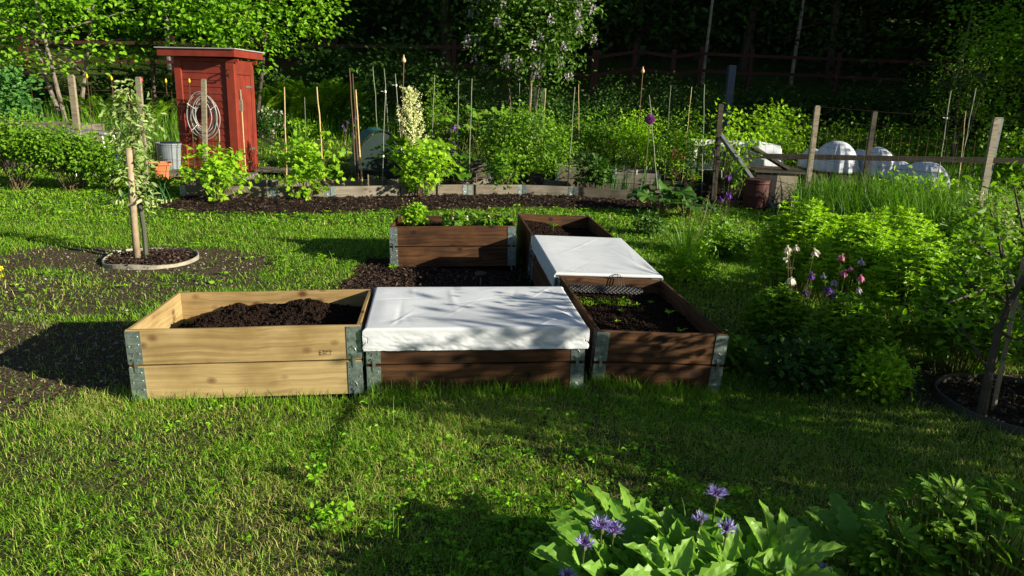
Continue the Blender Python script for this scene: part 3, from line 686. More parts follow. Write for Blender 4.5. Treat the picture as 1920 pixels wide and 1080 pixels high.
def round_leaf(g, c, D, Nn, R_, rnd, wav=.12, lob=5, depth=.18, fold=.15):
    """big rounded lobed leaf (rhubarb, squash): fan of rings with wavy edge"""
    D = nrm(np.array(D, float)); S = nrm(np.cross(Nn, D)); N2 = np.cross(D, S); na = 30; rr = np.linspace(0, 1, 6)
    th = np.linspace(-math.pi*.96, math.pi*.96, na)
    P = np.zeros((6, na, 3))
    for i, r in enumerate(rr):
        ed = 1-depth*np.abs(np.sin(th*lob/2))*r-.25*(np.abs(th)/math.pi)**3; x = r*ed*R_*np.cos(th); y = r*ed*R_*np.sin(th)*.9
        z = R_*(wav*np.sin(th*7+rnd*20)*r**2+fold*r*np.abs(np.sin(th))-.28*r**2*np.maximum(np.cos(th), 0)+.035*np.cos(th*14)*r)
        P[i] = np.array(c)+(x[:, None]+R_*.25)*D+y[:, None]*S+z[:, None]*N2
    g.grid(P, np.full(P.shape[:2], rnd))
def big_rosette(name, label, cat, base, n, H, spread, R_, mat, group=None, lob=5, **kw):
    t = thing(name, label, cat, base, 0, group); g = Geo(); gs = Geo()
    for i in range(n):
        a = i*2.4+random.random(); q = spread*(.35+.65*random.random()); h = H*(.45+.55*random.random()); tip = np.array([q*math.cos(a), q*math.sin(a), h])
        P = curve((.04*math.cos(a), .04*math.sin(a), 0), tip, .12, 6); gs.tube(P, np.linspace(.012, .006, 6), 6)
        D = np.array([math.cos(a), math.sin(a), .1]); round_leaf(g, tip, D, UP*1.0+.5*SUNV+.25*rng.normal(size=3)+.4*D, R_*(.7+.5*random.random()), random.random(), lob=lob, **kw)
    g.obj('leaves', M[mat], t); gs.obj('stalks', M['stem'], t); return t
def toothed_lobe(g, P0, D, Nn, L, W, rnd, droop=.35, k=13):
    """one long toothed lobe of a compound leaf: folded along the midrib, with vein ridges"""
    D = nrm(np.array(D, float)); S = nrm(np.cross(Nn, D)); N2 = np.cross(D, S)
    s = np.linspace(0, 1, k); wd = W*np.sin(np.clip(s**1.15*.95+.05, 0, 1)*math.pi)**.9; tooth = np.where(np.arange(k) % 2 == 0, 1.0, .66); tooth[-1] = .05; wd[-1] = W*.02
    cx = L*(s-.12*s**3); cz = L*(.10*np.sin(s*2.2)-droop*s**2.2)
    cols = []
    for v, zz in ((-1, .30), (-.55, .13), (0, 0), (.55, .13), (1, .30)):
        tw = tooth if abs(v) == 1 else 1; x = cx-.10*L*abs(v)*(1-s)*0+.05*L*abs(v); ridge = .05*W*np.where(np.arange(k) % 2 == 0, 1, -1)*abs(v)
        cols.append(np.array(P0)+x[:, None]*D+(v*wd*tw)[:, None]*S+((zz*wd*abs(v))+cz+ridge)[:, None]*N2)
    g.grid(np.stack(cols, 1), np.full((k, 5), rnd))
def palmate(g, c, D, Nn, R_, rnd, nl=5, droop=.35):
    D = nrm(np.array(D, float)); S = nrm(np.cross(Nn, D)); N2 = nrm(np.cross(D, S))
    for i in range(nl):
        a = (i-(nl-1)/2)*(.62 if nl > 3 else .75); d = D*math.cos(a)+S*math.sin(a); l = R_*(1-.22*abs(i-(nl-1)/2)/((nl-1)/2)); toothed_lobe(g, c, d, N2+.15*rng.normal(size=3), l*1.15, R_*.175, np.clip(rnd+.1*random.random(), 0, 1), droop)
def knapweed(base_tip, t, size=.055):
    """blue thistle-like flower head"""
    g = Geo(); gp_ = Geo(); gb = Geo(); c = np.array(base_tip, float)
    gb.ball(c-UP*.010, (.009, .009, .013), 8); gb.obj('bud_scales', M['stem_dark'], t, smooth=True)
    for i in range(15):
        a = i*6.283/15+random.random()*.25; el = .35+.5*random.random(); d = np.array([math.cos(a)*math.cos(el), math.sin(a)*math.cos(el), math.sin(el)])
        P1 = c+d*size*.28; g.leaves(np.array([c]), np.array([d]), np.array([UP+.1]), size*.42, .0028, 'lance')
        for j in range(4):
            dd = nrm(d+rng.normal(size=3)*.28+UP*.08); g.leaves(np.array([P1]), np.array([dd]), rng.normal(size=(1, 3)), size*.36, .0034, 'lance')
    for i in range(26):
        d = nrm(np.array([random.gauss(0, .5), random.gauss(0, .5), 1.])); gp_.leaves(np.array([c]), np.array([d]), rng.normal(size=(1, 3)), size*.40, .003, 'lance')
    g.obj('petals', M['p_blue'], t); gp_.obj('inner_florets', M['p_purple'], t)
M['stem_dark'] = plain('stem_dark', (.05, .07, .02), .8)
def columbine_head(g, c, s):
    """nodding bonnet flower: petals fanned downwards with short spurs on top"""
    c = np.array(c); n_ = 5; ax = nrm(np.array([random.gauss(0, .3), random.gauss(0, .3), -1.]))
    a1 = nrm(np.cross(ax, (1, .2, 0))); a2 = np.cross(ax, a1)
    for lay, (ll, op) in enumerate(((1.0, .95), (.75, .45), (.5, .25))):
        for i in range(n_):
            a = i*6.283/n_+lay*.6; r_ = a1*math.cos(a)+a2*math.sin(a); d = nrm(ax*1.0+r_*op); g.leaves(np.array([c]), np.array([d]), np.array([r_+.2*rng.normal(size=3)]), s*ll, s*.55, 'oval')
    for i in range(n_):
        a = i*6.283/n_; r_ = a1*math.cos(a)+a2*math.sin(a); g.leaves(np.array([c+ax*s*.15]), np.array([nrm(-ax+r_*.5)]), np.array([r_]), s*.5, s*.16, 'lance')
# ------------------------------------------------------------------ shed, edging, beds, fences, canes
def quat_yaw(a): return Matrix.Rotation(a, 3, 'Z').to_quaternion()
# low edging boxes in a row along the back bed
EB = [(-4.87, 10.22), (-3.60, 10.44), (-2.82, 10.74), (-1.83, 11.2), (-.80, 11.64), (.10, 11.95), (.96, 12.0), (2.20, 11.82), (2.98, 11.74)]
ELB = ['half hidden behind the lime currant bush before the shed', 'between the first two pairs of hinges, right of the shed', 'with two bamboo canes just behind it, left of the rhubarb', 'behind the light green bush below the cream flower spike',
       'behind the short grey peg right of the rhubarb leaves', 'in front of the black pot and the big round bush', 'directly below the mossy grey planter box', 'behind the onion leaves below the purple ball flower']
for i in range(8):
    (x0, y0), (x1, y1) = EB[i], EB[i+1]; L = math.hypot(x1-x0, y1-y0)-.012; a = math.atan2(y1-y0, x1-x0); cx = (x0+x1)/2; cy = (y0+y1)/2; d_ = .8
    c = (cx-math.sin(a)*d_/2, cy+math.cos(a)*d_/2, float(terrain(cx, cy)))
    hg = (1, 1, 0, 0) if i not in (2, 3) else ((1, 0, 0, 0) if i == 2 else (0, 1, 0, 0))
    collar_box('edging_box', 'grey wooden bed edging '+ELB[i], 'bed edging', c, quat_yaw(a), L, d_, M['grey_wood'], levels=1, group='low wooden edging boxes along the back bed', hinges=hg)
def planter(u0, u1, vb, label, mat='grey_wood', levels=2, name='planter_box', cat='planter box', yaw=0., group='grey wooden planter boxes in the back plot', w_=None, d_=.8, metal=True, Y=None):
    p = gp((u0+u1)/2, vb) if Y is None else at((u0+u1)/2, vb, Y)
    w_ = w_ or pxsize(u1-u0, p[1]); c = (p[0]-math.sin(yaw)*d_/2, p[1]+math.cos(yaw)*d_/2, float(terrain(p[0], p[1])))
    return collar_box(name, label, cat, c, quat_yaw(yaw), w_, d_, M[mat], levels=levels, group=group, metal=metal), c, w_
_, c, w_ = planter(1048, 1143, 349, 'grey planter box with green moss on its soil, left of the one with clothes pegs', yaw=-.05, w_=1.05, Y=13.0)
g = Geo(); X, Y = np.meshgrid(np.linspace(-.5, .5, 40), np.linspace(-.37, .37, 30)); g.grid(np.stack([X, Y, .33+.03*(fbm(X, Y, 8, 3, 2)-.5)], -1))
leaf_cloud(g, np.stack([rng.random(60)*.9-.45, rng.random(60)*.7-.35, .36+0*rng.random(60)], -1), 14, (.04, .04, .01), .03, .7, 'diamond')
tag(g.obj('seedling_carpet', M['weed'], loc=c), 'low green seedlings covering the soil of the grey planter box', 'seedlings', kind='stuff')
_, cP2, w2 = planter(1148, 1236, 353, 'grey planter box with clothes pegs clipped on its rim, beneath the purple ball flower', yaw=-.04, w_=.86, Y=12.75)
g = Geo(); g.grid(np.stack([X*.8, Y, .33+.03*(fbm(X, Y, 8, 3, 2)-.5)], -1)); tag(g.obj('soil', M['soil'], loc=cP2), 'dark soil inside the grey planter box with the clothes pegs', 'soil', kind='stuff')
for i, (dx, dy) in enumerate(((-.40, -.39), (-.02, -.39), (.36, -.39), (-.14, .39), (.30, .39), (-.30, .39))):
    g = Geo()
    for s in (-1, 1): g.bar((0, s*.012, -.03), (0, s*.006, .055), .012, .006)
    g.box((-.006, -.010, -.002), (.006, .010, .006))
    wh = ['front left corner of the rim', 'middle of the front rim', 'front right corner of the rim', 'back rim, left of the middle', 'back rim near the right end', 'back rim near the left end'][i]
    tag(g.obj('clothes_peg', M['white_paint'], loc=(cP2[0]+dx*.98, cP2[1]+dy, cP2[2]+.395)), 'pale clothes peg clipped on the pegged planter box, '+wh, 'clothes peg', 'clothes pegs on the planter rim')
_, c, w_ = planter(1052, 1112, 300, 'grey box with a pale blue rim, behind the planter boxes with moss', levels=2, yaw=-.03, Y=15.6, w_=.9)
g = Geo(); g.box((c[0]-.47, c[1]-.42, c[2]+.402), (c[0]+.47, c[1]-.36, c[2]+.43)); tag(g.obj('blue_batten', M['blue_grey']), 'pale blue batten lying on the rim of the far grey box', 'batten')
planter(868, 918, 330, 'grey weathered box between the rhubarb leaves and the big round bush', levels=2, yaw=-.03, Y=13.9, w_=.6, d_=.6)
# slatted crate
p = at(852, 318, 13.7); z = float(terrain(p[0], p[1])); t = thing('slatted_crate', 'small crate of pale upright slats behind the rhubarb leaves', 'crate', (p[0], p[1], z))
for s in (-1, 1):
    g = Geo()
    for i in range(8): g.box((-.24+i*.066, s*.15-.006, .12), (-.24+i*.066+.036, s*.15+.006, .46))
    g.obj('slats', M['cane'], t)
g = Geo(); g.box((-.26, -.14, .10), (.26, .14, .13)); g.obj('floor_board', M['grey_wood'], t)

# shed
A = gp(345, 323); B = gp(462, 324)
sh_a = 0; sw = 1.05; sdp = .80; shH = 2.02
t = thing('garden_shed', 'narrow red painted wooden shed with overhanging flat roof and coiled hose on its wall', 'shed', (A[0], A[1], float(terrain(A[0], A[1]))), -.05); SH = t
g = Geo(); g.box((.03, .03, 0), (sw-.03, sdp-.03, shH-.02)); g.obj('inner_wall', M['red_paint'], t)
g = Geo(); nb = 17; bh = shH/nb          # lap siding on front, back and left
for i in range(nb):
    z0 = i*bh; z1 = z0+bh+.008
    for yy, s in ((.03, -1), (sdp-.03, 1)):
        V = [(.05, yy+s*.018, z0), (sw-.05, yy+s*.018, z0), (sw-.05, yy+s*.006, z1), (.05, yy+s*.006, z1), (.05, yy, z0), (sw-.05, yy, z0)]
        g.add(V, [np.array([(0, 1, 2, 3)]), np.array([(4, 5, 1, 0)])])
    V = [(.03-.026, .05, z0), (.03-.026, sdp-.05, z0), (.03-.006, sdp-.05, z1), (.03-.006, .05, z1), (.03, .05, z0), (.03, sdp-.05, z0)]
    g.add(V, [np.array([(0, 3, 2, 1)]), np.array([(4, 0, 1, 5)])])
g.obj('siding', M['red_paint'], t)
for x0, x1, y0, y1 in ((-.02, .10, -.022, .02), (sw-.13, sw+.02, -.022, .02), (-.02, .02, .021, .12), (-.02, .10, sdp-.02, sdp+.022), (sw-.1, sw+.02, sdp-.02, sdp+.022), (-.02, .02, sdp-.12, sdp-.021)):
    g = Geo(); g.box((x0, y0, 0), (x1, y1, shH)); g.obj('corner_board', M['red_bright'] if 'red_bright' in M else M['red_paint'], t, bevel=.003)
g = Geo(); g.box((sw-.02, .021, 0), (sw+.02, .12, shH)); g.obj('door_frame', M['red_paint'], t, bevel=.003)
g = Geo(); g.box((sw-.02, sdp-.12, 0), (sw+.02, sdp-.021, shH)); g.obj('door_frame', M['red_paint'], t, bevel=.003)
g = Geo(); g.box((sw-.02, .121, shH-.24), (sw+.016, sdp-.121, shH)); g.obj('door_lintel', M['red_paint'], t, bevel=.003)
d = Geo()
for i in range(5): d.box((sw-.02, .125+i*.112, .03), (sw+.006+.003*(i % 2), .125+i*.112+.107, shH-.25))
dr = d.obj('door', M['red_paint'], t)
for zz in (.42, 1.55):
    g = Geo(); g.box((sw+.012, .45, zz), (sw+.020, sdp-.10, zz+.035)); g.ball((sw+.022, .5, zz+.017), .008, 6); g.ball((sw+.022, .7, zz+.017), .008, 6); g.obj('strap_hinge', M['zinc'], dr)
g = Geo()
V = [(-.20, -.22, shH+.02), (sw+.13, -.22, shH+.05), (sw+.13, sdp+.22, shH+.05), (-.20, sdp+.22, shH+.02)]; V2 = [(x, y, z+.12) for x, y, z in V]
g.add(V+V2, np.array([(3, 2, 1, 0), (4, 5, 6, 7), (0, 1, 5, 4), (1, 2, 6, 5), (2, 3, 7, 6), (3, 0, 4, 7)])); rf = g.obj('roof', M['red_paint'], t)
g = Geo(); V = [(x+(.03 if x > 0 else -.03), y+(.03 if y > 0 else -.03), z+.125) for x, y, z in V]; V2 = [(x, y, z+.018) for x, y, z in V]
g.add(V+V2, np.array([(3, 2, 1, 0), (4, 5, 6, 7), (0, 1, 5, 4), (1, 2, 6, 5), (2, 3, 7, 6), (3, 0, 4, 7)])); g.obj('roof_sheet', M['roof_metal'], rf)
for yy in (.0, sdp): 
    g = Geo(); g.box((.0, yy-.03, shH-.04), (sw+.10, yy+.03, shH+.02)); g.obj('rafter', M['red_paint'], t)
g = Geo(); g.tube([(sw-.05, -.03, 1.86), (sw-.05, -.12, 1.84), (sw-.05, -.14, 1.78), (sw-.05, -.08, 1.72)], .012, 6); g.tube([(sw-.05, -.03, 1.78), (sw-.05, -.10, 1.73)], .01, 6); g.obj('wall_hook', M['black'], t)
# hose coil
t2 = thing('garden_hose', 'grey garden hose coiled on the front wall of the red shed', 'hose', (0, 0, 0)); t2.matrix_world = SH.matrix_basis @ Matrix.Translation((.52, -.09, 1.04))
g = Geo(); th = np.linspace(0, 2*math.pi*13, 560); rr = .235+.055*np.sin(th*.37)+.03*np.sin(th*.11); ex = .035*np.sin(th*.23)+.012*np.sin(th*2.3)
P = np.stack([rr*.86*np.cos(th)+ex, -.01-.05*np.sin(th*.29)**2-.02*(th/80), rr*1.28*np.sin(th)-.02*np.sin(th*.41)], -1); g.tube(P, .009, 6)
P = np.array([(.22, -.05, -.05), (.27, -.06, -.25), (.26, -.05, -.42), (.22, -.05, -.55)]); g.tube(P, .011, 6); g.obj('hose_coil', M['hose'], t2, smooth=True)
for a in (.5, 2.6, 3.9):
    g = Geo(); g.tube([(.17*math.cos(a), .03, .25*math.sin(a)), (.17*math.cos(a), -.1, .25*math.sin(a)), (.30*math.cos(a), -.11, .40*math.sin(a))], .006, 5); g.obj('tie', M['white_paint'], t2)
g = Geo(); g.box((-.05, .0, -.03), (.05, .06, .22)); g.tube([(0, .02, .2), (0, -.1, .2), (0, -.12, .24)], .012, 6); g.obj('hose_hanger', M['black'], t2)
# long-handled tool leaning on the shed door
t2 = thing('long_handled_tool', 'pale wooden tool handle leaning against the shed door', 'garden tool', (0, 0, 0)); t2.matrix_world = SH.matrix_basis @ Matrix.Translation((sw+.05, .14, 0))
g = Geo(); g.tube([(.03, -.05, 0), (.0, 0, 1.25)], .012, 8); g.obj('handle', M['cane'], t2)
g = Geo(); g.tube([(0, 0, 1.25), (-.01, 0, 1.52)], .018, 8); g.box((-.035, -.02, 1.14), (.02, .02, 1.34)); g.obj('grip', M['post_wood'], t2)
# black rods leaning behind the shed's right side
t2 = thing('leaning_rods', 'pair of black rods leaning on the shed from the lawn at its right', 'rods', (0, 0, 0)); g = Geo()
for a, b_ in ((((480, 245), 14.6), ((528, 268), 15.6)), (((480, 252), 14.6), ((518, 275), 15.4))): g.tube([at(*a[0], a[1]), at(*b_[0], b_[1])], .016, 6)
g.obj('rods', M['black'], t2)

# deck boards and edging near the shed
t2 = thing('wooden_platform', 'low weathered plank platform beside the shed and the terracotta pot', 'platform', gp(372, 340)); g = Geo()
for i in range(5): g.box((-.75, i*.15, .06), (.75, i*.15+.135, .10))
g.obj('planks', M['grey_wood'], t2); g = Geo(); g.box((-.7, .05, -.02), (-.6, .7, .058)); g.box((.6, .05, -.02), (.7, .7, .058)); g.obj('bearer', M['grey_wood'], t2)
t2 = thing('wooden_platform', 'low weathered plank platform on the grass right of the shed', 'platform', gp(512, 330)); g = Geo()
for i in range(4): g.box((-.35, i*.15, .06), (.35, i*.15+.135, .10))
g.obj('planks', M['grey_wood'], t2); g = Geo(); g.box((-.3, .05, -.02), (-.22, .55, .058)); g.obj('bearer', M['grey_wood'], t2)
# galvanised tub and terracotta pot
p = at(323, 318, 13.2); t2 = thing('zinc_tub', 'pale blue grey tub standing between the shed and the terracotta pot', 'tub', (p[0], p[1], float(terrain(p[0], p[1])))); g = Geo()
g.lathe([(0, 0), (.19, 0), (.20, .02), (.245, .50), (.262, .51), (.262, .53), (.24, .53), (.232, .50), (.19, .04), (0, .04)], 32); g.obj('body', M['tub'] if 'tub' in M else M['blue_pale'], t2, smooth=False) if False else None
M['tub'] = plain('tub', (.20, .24, .27), .5, .3); g.obj('body', M['tub'], t2)
for s in (-1, 1):
    g = Geo(); g.tube([(s*.25, -.06, .42), (s*.30, -.05, .40), (s*.30, .05, .40), (s*.25, .06, .42)], .008, 6); g.obj('handle', M['steel'], t2)
p = at(303, 338, 11.9); t2 = thing('plant_pot', 'orange terracotta pot with fluted square body beside the zinc tub', 'plant pot', (p[0], p[1], float(terrain(p[0], p[1]))), .5); g = Geo()
def sq(r, z, n=32, k=.55): return [(r*np.sign(math.cos(a))*abs(math.cos(a))**k, r*np.sign(math.sin(a))*abs(math.sin(a))**k, z) for a in np.arange(n)*2*math.pi/n]
rows = [sq(.105, 0), sq(.125, .15), sq(.15, .27), sq(.178, .275), sq(.182, .31), sq(.165, .31), sq(.13, .20), sq(.0, .20)]
P = np.array([r_+[r_[0]] for r_ in rows]); g.grid(P); g.obj('body', M['terracotta'], t2)
# raised bed of weathered beams at the left, folding table, blue crate
p = at(30, 245, 12.4); z = float(terrain(p[0], p[1])); t2 = thing('raised_bed', 'tall raised bed of weathered brown beams behind the bushes at the left edge', 'raised bed', (p[0], p[1], z), .10)
for i, (z0, z1) in enumerate(((.0, .2), (.215, .41), (.425, .62), (.64, .80))):
    w0 = .0 if i < 3 else .05
    board(t2, 2.2, (z0+z1)/2, Matrix.Translation((-.1, 0, 0)), M['grey_wood'], .05, z1-z0, 'beam'); board(t2, 2.2, (z0+z1)/2, Matrix.Translation((-.1, 1.0, 0)), M['grey_wood'], .05, z1-z0, 'beam')
    for x in (-1.15, .95): board(t2, .94, (z0+z1)/2, Matrix.Translation((x, .5, 0)) @ Matrix.Rotation(math.pi/2, 4, 'Z'), M['grey_wood'], .05, z1-z0, 'beam')
g = Geo(); g.box((.82, -.10, 0), (.92, -.03, .66)); g.obj('corner_post', M['post_wood'], t2)
p = at(172, 290, 12.0); z = float(terrain(p[0], p[1])); tz = float(at(172, 247, 12.0)[2]-z)
t2 = thing('folding_table', 'grey folding table with bent white metal legs behind the bushes', 'table', (p[0], p[1], z)); g = Geo(); g.box((-.40, -.25, tz-.02), (.40, .25, tz+.01)); g.obj('tabletop', M['roof_metal'], t2, bevel=.006)
for x in (-.30, .27):
    for s in (-1, 1):
        g = Geo(); g.tube([(x, -.16*s, tz-.03), (x+.04, -.17*s, tz-.06), (x+.10, -.20*s, .3), (x+.12, -.2*s, 0)], .012, 8); g.obj('leg', M['white_paint'], t2)
p = at(190, 296, 12.3); t2 = thing('storage_crate', 'dark blue plastic crate under the folding table', 'crate', (p[0], p[1], float(terrain(p[0], p[1])))); g = Geo(); g.box((-.26, -.18, .25), (.26, .18, .46)); g.obj('body', M['crate_blue'] if 'crate_blue' in M else M['blue_grey'], t2, bevel=.01)
g = Geo(); g.box((-.28, -.20, .461), (.28, .20, .49)); g.obj('rim', M['blue_grey'], t2); g = Geo(); g.box((-.28, -.2, 0), (.28, .2, .248)); g.obj('stand', M['grey_wood'], t2)

# square weathered posts with wire mesh, left
def post_at(name, u0, v0, u1, v1, Y, w_, mat, label=None, cat=None, group=None, parent=None, R=None, down=None):
    """square post whose foot stands on the ground at depth Y; the top is seen at (u1,v1), a lower point of it at (u0,v0)"""
    top = at(u1, v1, Y); low = at(u0, v0, Y); d = nrm(low-top); k = (top[2]-float(terrain(low[0], low[1]))+.05)/-d[2]; foot = top+d*k
    g = Geo(); M_ = 8
    P0 = foot; P1 = top; g.bar(P0, P1-(P1-P0)*.01, w_, w_*.6, up=(0, 1, 0)); g.bar(P1-(P1-P0)*.01, P1, w_*.8, w_*.45, up=(0, 1, 0))
    o = g.obj(name, M[mat], parent)
    if label: tag(o, label, cat, group)
    return o, foot, top
fl = thing('wire_fence', 'rusty wire mesh fence on three pale square stakes in front of the shed', 'fence', (0, 0, 0)); tops = []
for a in ((147, 262, 133, 140, 10.9, .085), (271, 300, 259, 144, 11.1, .075), (384, 265, 382, 148, 11.3, .070)):
    o, f, tp = post_at('stake', *a[:4], a[4], a[5], 'post_wood', parent=fl); tops.append((f, tp))
g = Geo(); x0, x1 = tops[0][1][0]-.6, tops[2][1][0]+.15
def fy(x): return 10.97+(x-tops[0][1][0])*.12
for k, zz in enumerate((.25, .45, .65, .85, 1.05, 1.25, 1.45)): g.tube([(x, fy(x), zz+.012*math.sin(x*3+k)) for x in np.linspace(x0, x1, 12)], .0022, 4)
for x in np.arange(x0, x1, .28): g.tube([(x, fy(x), .1), (x+.02*math.sin(x*9), fy(x)-.01, 1.50)], .0022, 4)
g.obj('wire_mesh', M['rust'], fl)
# thin marker canes with coloured tips
for i, (u, v, u2, v2, mt) in enumerate(((163, 143, 172, 250, 'p_yellow'), (209, 147, 218, 250, 'p_yellow'), (311, 152, 320, 262, 'p_yellow'), (355, 152, 360, 262, 'p_yellow'), (266, 150, 272, 262, 'p_red'))):
    lb = ['right of the leftmost stake', 'above the sapling crown, left', 'left of the shed wall', 'in front of the shed wall', ''][i]
    t2 = thing('marker_cane', ('thin cane with a yellow tip '+lb) if i < 4 else 'thin cane with a red tip beside the second stake', 'cane', (0, 0, 0), 0, 'marker canes with coloured tips')
    a = at(u, v, 11.6); b_ = at(u2, v2, 11.6); b_[2] = float(terrain(b_[0], b_[1])); g = Geo(); g.tube([b_, a], .005, 5); g.obj('rod', M['rust'], t2)
    g = Geo(); g.lathe([(0, -.03), (.013, -.02), (.017, 0), (.012, .022), (.004, .04), (0, .042)], 10, c=a); g.obj('tip', M[mt], t2, smooth=True)

# canes in the back plot
CN = [  # u, v top, u, v low, Y, radius, material, label, tied
 (655, 128, 667, 330, 11.7, .013, 'rust', 'tall reddish brown cane at the left of the cluster by the teal tunnel', 0),
 (661, 138, 672, 330, 11.8, .012, 'rust', 'second reddish brown cane of the cluster by the teal tunnel', 0),
 (667, 168, 679, 345, 11.5, .016, 'cane', 'pale bamboo cane leaning in front of the teal tunnel', 0),
 (699, 125, 709, 260, 14.2, .009, 'green_cane', 'thin dark cane behind the teal tunnel', 0),
 (720, 128, 729, 260, 14.5, .009, 'green_cane', 'thin dark cane behind the cane with white ties', 0),
 (723, 157, 717, 343, 11.7, .009, 'green_cane', 'thin grey cane with white ties crossing the teal tunnel', 1),
 (741, 138, 751, 262, 12.6, .009, 'green_cane', 'grey cane with white ties left of the cream flower spike', 1),
 (815, 140, 810, 262, 13.6, .009, 'green_cane', 'grey cane in the small leaved shrub right of the cream flower spike', 0),
 (860, 150, 858, 262, 13.2, .009, 'green_cane', 'grey cane over the large leaved plants, left of the tallest there', 0),
 (885, 147, 879, 338, 12.0, .009, 'green_cane', 'long grey cane reaching down to the edging beside the rhubarb', 0),
 (974, 155, 974, 230, 14.0, .008, 'green_cane', 'short grey cane top above the big round bush', 0),
 (997, 155, 994, 230, 13.9, .009, 'cane', 'pale cane left of the rolled netting above the big round bush', 0),
 (1078, 163, 1065, 343, 12.3, .009, 'green_cane', 'slanting grey cane crossing the grey planter box with moss', 0),
 (1085, 157, 1086, 275, 14.4, .009, 'cane', 'upright pale cane behind the grey planter box with moss', 0),
 (1217, 178, 1233, 355, 12.3, .011, 'green_cane', 'pale grey rod leaning behind the purple ball flower', 0),
 (1258, 160, 1253, 230, 15.2, .007, 'green_cane', 'thin cane far behind the purple ball flower, on its right', 0),
 (1297, 163, 1290, 230, 15.0, .009, 'cane', 'pale thin cane above the bush left of the green chair', 0),
 (1321, 158, 1316, 343, 12.8, .009, 'green_cane', 'long grey cane standing in front of the green chair', 0),
 (533, 163, 538, 342, 11.3, .013, 'cane', 'pale bamboo cane in the left half of the leafy currant bush right of the shed', 0),
 (594, 163, 608, 342, 11.4, .014, 'cane', 'brown bamboo cane in the right half of the currant bush right of the shed', 0),
 (571, 182, 573, 250, 14.0, .007, 'green_cane', 'thin grey cane in front of the ferns', 0),
 (1783, 170, 1765, 290, 12.5, .011, 'green_cane', 'grey cane with a white knot behind the right-hand wire fence', 1),
 (1830, 165, 1797, 335, 12.8, .010, 'green_cane', 'slanting grey cane behind the right-hand fence, nearest the end post', 0),
 (1811, 208, 1798, 335, 12.4, .008, 'cane', 'shorter brownish cane between the two grey canes at the right', 0)]
for (u, v, u2, v2, Y_, r_, mt, lb, tied) in CN:
    a = at(u, v, Y_); b_ = at(u2, v2, Y_); d = nrm(b_-a); b_ = a+d*((a[2]-float(terrain(b_[0], b_[1])))/-d[2]+.03)
    g = Geo(); P = np.linspace(b_, a, 9); P[1:-1] += rng.normal(size=(7, 3))*.004; g.tube(P, np.linspace(r_, r_*.75, 9), 6)
    if not tied: tag(g.obj('garden_cane', M[mt], smooth=True), lb, 'cane', 'canes standing in the vegetable beds')
    else:
        t2 = thing('garden_cane', lb, 'cane', (0, 0, 0), 0, 'canes standing in the vegetable beds'); g.obj('rod', M[mt], t2, smooth=True)
        for f in ((.93, .35) if u == 723 else (.9, .6, .35)) if u < 1000 else (.78,):
            c = b_+(a-b_)*f; g = Geo(); g.lathe([(r_+.002, -.02), (r_+.007, -.01), (r_+.007, .01), (r_+.002, .02)], 8, c=c); g.tube([c, c+(-.07, 0, .005)], .005, 5); g.obj('tie', M['white_paint'], t2)
for (u, v, u2, v2, Y_, lb) in ((757, 115, 751, 262, 12.9, 'brown stick topped with a clay bud, left of the cream flower spike'), (1205, 135, 1198, 230, 15.3, 'brown stick topped with a clay bud, behind the purple ball flower')):
    t2 = thing('finial_stick', lb, 'stick', (0, 0, 0), 0, 'sticks with clay tops'); a = at(u, v, Y_); b_ = at(u2, v2, Y_); b_[2] = float(terrain(b_[0], b_[1])); g = Geo(); g.tube([b_, a], .012, 6); g.obj('rod', M['rust'], t2)
    g = Geo(); g.lathe([(.0, -.03), (.022, -.02), (.040, .0), (.036, .03), (.014, .07), (.006, .11), (0, .112)], 12, c=a); g.obj('clay_bud', M['bud'] if 'bud' in M else M['cane'], t2, smooth=True)
for i, (u, v) in enumerate(((505, 373), (602, 372), (693, 370), (825, 369), (894, 368), (1064, 352))):
    wh = ['beside the pair of hinges nearest the shed', 'right of the second currant bush', 'left of the bush below the cream flower', 'right of the bush below the cream flower', 'beside the long grey cane near the rhubarb', 'below the slanting cane at the mossy planter'][i]
    b_ = gp(u, v)+(0, -.05, 0); g = Geo(); g.bar(b_, b_+(-.01, .0, .36), .022, .014); tag(g.obj('garden_peg', M['post_wood']), 'short grey wooden peg against the bed edging '+wh, 'peg', 'pegs holding the bed edging')
# rolled netting
p = at(1008, 230, 14.0); z = float(terrain(p[0], p[1])); t2 = thing('netting_roll', 'upright roll of thin grey garden netting above the big round bush', 'netting', (p[0], p[1], z)); hh = float(at(1008, 165, 14.0)[2]-z)
g = Geo()
for zz in np.arange(.1, hh, .05): g.tube([(.09*math.cos(a), .05*math.sin(a), zz) for a in np.linspace(0, 6.2, 9)], .0018, 3)
for a in np.linspace(0, 6.0, 9): g.tube([(.09*math.cos(a), .05*math.sin(a), 0), (.09*math.cos(a), .05*math.sin(a), hh)], .0018, 3)
g.obj('net', M['green_cane'], t2); g = Geo(); g.tube([(.10, 0, 0), (.12, 0, hh)], .010, 6); g.obj('rod', M['cane'], t2)
